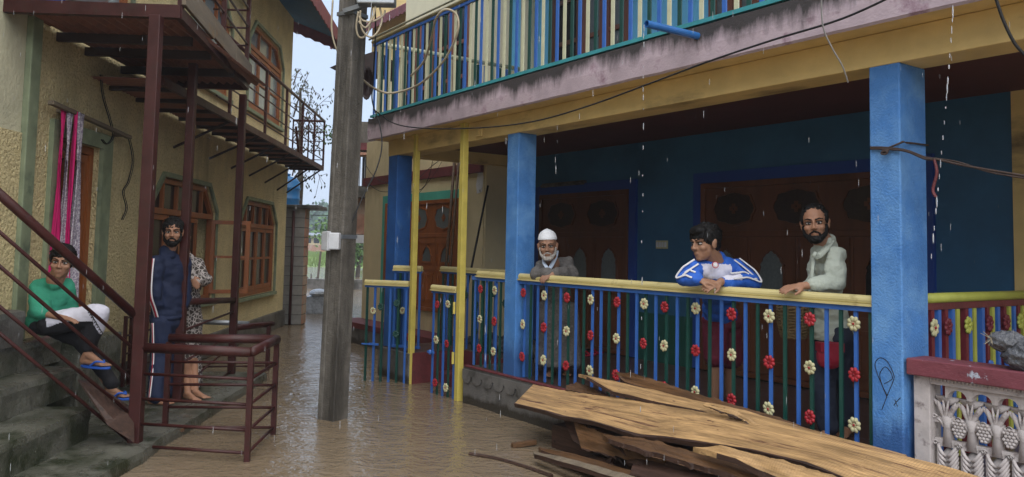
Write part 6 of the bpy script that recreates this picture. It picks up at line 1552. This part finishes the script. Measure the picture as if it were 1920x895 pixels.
c=MB(); c.ell(D(1561,632,.05),(.13,.12,.10)); limb(c,[h1,k1,a1+Vector((0,0,.03))],[.088,.078,.068]); limb(c,[h2,k2,a2+Vector((0,0,.03))],[.088,.078,.068]); bpart('trousers',c,M['dark_trouser'],t6,.010,2,fold(.013,8,14,(1,1,.6)))
# badge on the boy's top
bg5=BASE[t5]
g=MB(); disc(g,bd,.024,.004); bo=part('badge',g,M['red_trim'],t5)
g=MB(); disc(g,bd+nn*.004,.018,.0015); disc(g,bd+nn*.0055,.0125,.0015); x=part('badge_ring',g,M['white_trim'],bo)
g=MB(); disc(g,bd+nn*.0055,.014,.0013); part('badge_centre',g,M['red_trim'],bo)
# basket
bk=thing('wicker_basket','small brown wicker basket hanging from the hand of the man in the sage shirt','basket',FW,tuple(D(1488,640,.10)))
c=D(1488,0,.10); zt=D(1488,572,.10).z; zb=D(1488,632,.10).z
g=MB()
def bkx(p): return Vector((D(1488,600,.10).x,D(1488,600,.10).y,p))
nr=12
for i in range(nr):
    z=zb+(zt-zb)*i/(nr-1); r_=.075+.028*math.sin(i/(nr-1)*2.2); g.tube([bkx(z)+Vector((r_*math.cos(a)+.003*math.sin(a*9+i*3),r_*math.sin(a),.003*math.sin(a*8+i))) for a in [k*math.pi/12 for k in range(25)]],.0085,5)
for k in range(14):
    a=k*2*math.pi/14; g.tube([bkx(zb+(zt-zb)*i/6)+Vector(((.075+.028*math.sin(i/6*2.2)+.004)*math.cos(a),(.075+.028*math.sin(i/6*2.2)+.004)*math.sin(a),0)) for i in range(7)],.005,4)
g.tube([bkx(zb-.004),bkx(zb+.008)],.075,14); part('bowl',g,M['wicker'],bk)
g=MB(); g.tube([bkx(zt)+Vector((.095*math.cos(a),0,.10*math.sin(a))) for a in [k*math.pi/10 for k in range(11)]],.006,6); part('handle',g,M['wicker'],bk)
g=MB(); q=D(1556,668,-.13); g.ell(q,(.085,.05,.085),n=16,k=12); 
for i,p in enumerate(g.v): g.v[i]=p+Vector((0,0,.02*mn.noise(p*14)))
g.box(q.x-.075,q.x+.075,q.y-.045,q.y+.045,q.z+.03,q.z+.085)
solo('red_cloth_bag',g,M['red_bag'],FW,'red cloth bag held low beside the dark trousers of the man in the sage shirt','bag',smooth=False)
# red slippers on the porch floor
for i,(px,py) in enumerate(((1104,668),(1118,664))):
    q=hitz(px,py,.365); l=FR.l(q); g=MB(); g.ell((l.x,l.y,.375),(.045,.12,.014),n=14,k=7); g.tube(smooth_path([Vector((l.x-.045,l.y-.02,.38)),Vector((l.x,l.y-.04,.42)),Vector((l.x+.045,l.y-.02,.38))]),.01,6)
    solo('slipper',g,M['red_bag'],FR,('red slipper on the porch floor nearer the old man','red slipper on the porch floor farther from the old man')[i],'slipper','red slippers on the porch floor',smooth=True)
# ================================================================ rain haze
g=MB(); g.box(-140,140,-12,195,-1.6,14)
hz=g.mesh('haze'); HM=bpy.data.materials.new('rain_haze'); HM.use_nodes=True; nt=HM.node_tree; nt.nodes.clear()
pv=nt.nodes.new('ShaderNodeVolumePrincipled'); pv.inputs['Color'].default_value=(.86,.92,1,1); pv.inputs['Density'].default_value=.0015; pv.inputs['Anisotropy'].default_value=.2
om=nt.nodes.new('ShaderNodeOutputMaterial'); nt.links.new(pv.outputs[0],om.inputs['Volume']); hz.materials.append(HM)
ho=bpy.data.objects.new('haze',hz); COL.objects.link(ho); ho['kind']='stuff'; ho['label']='pale rain haze filling the air'
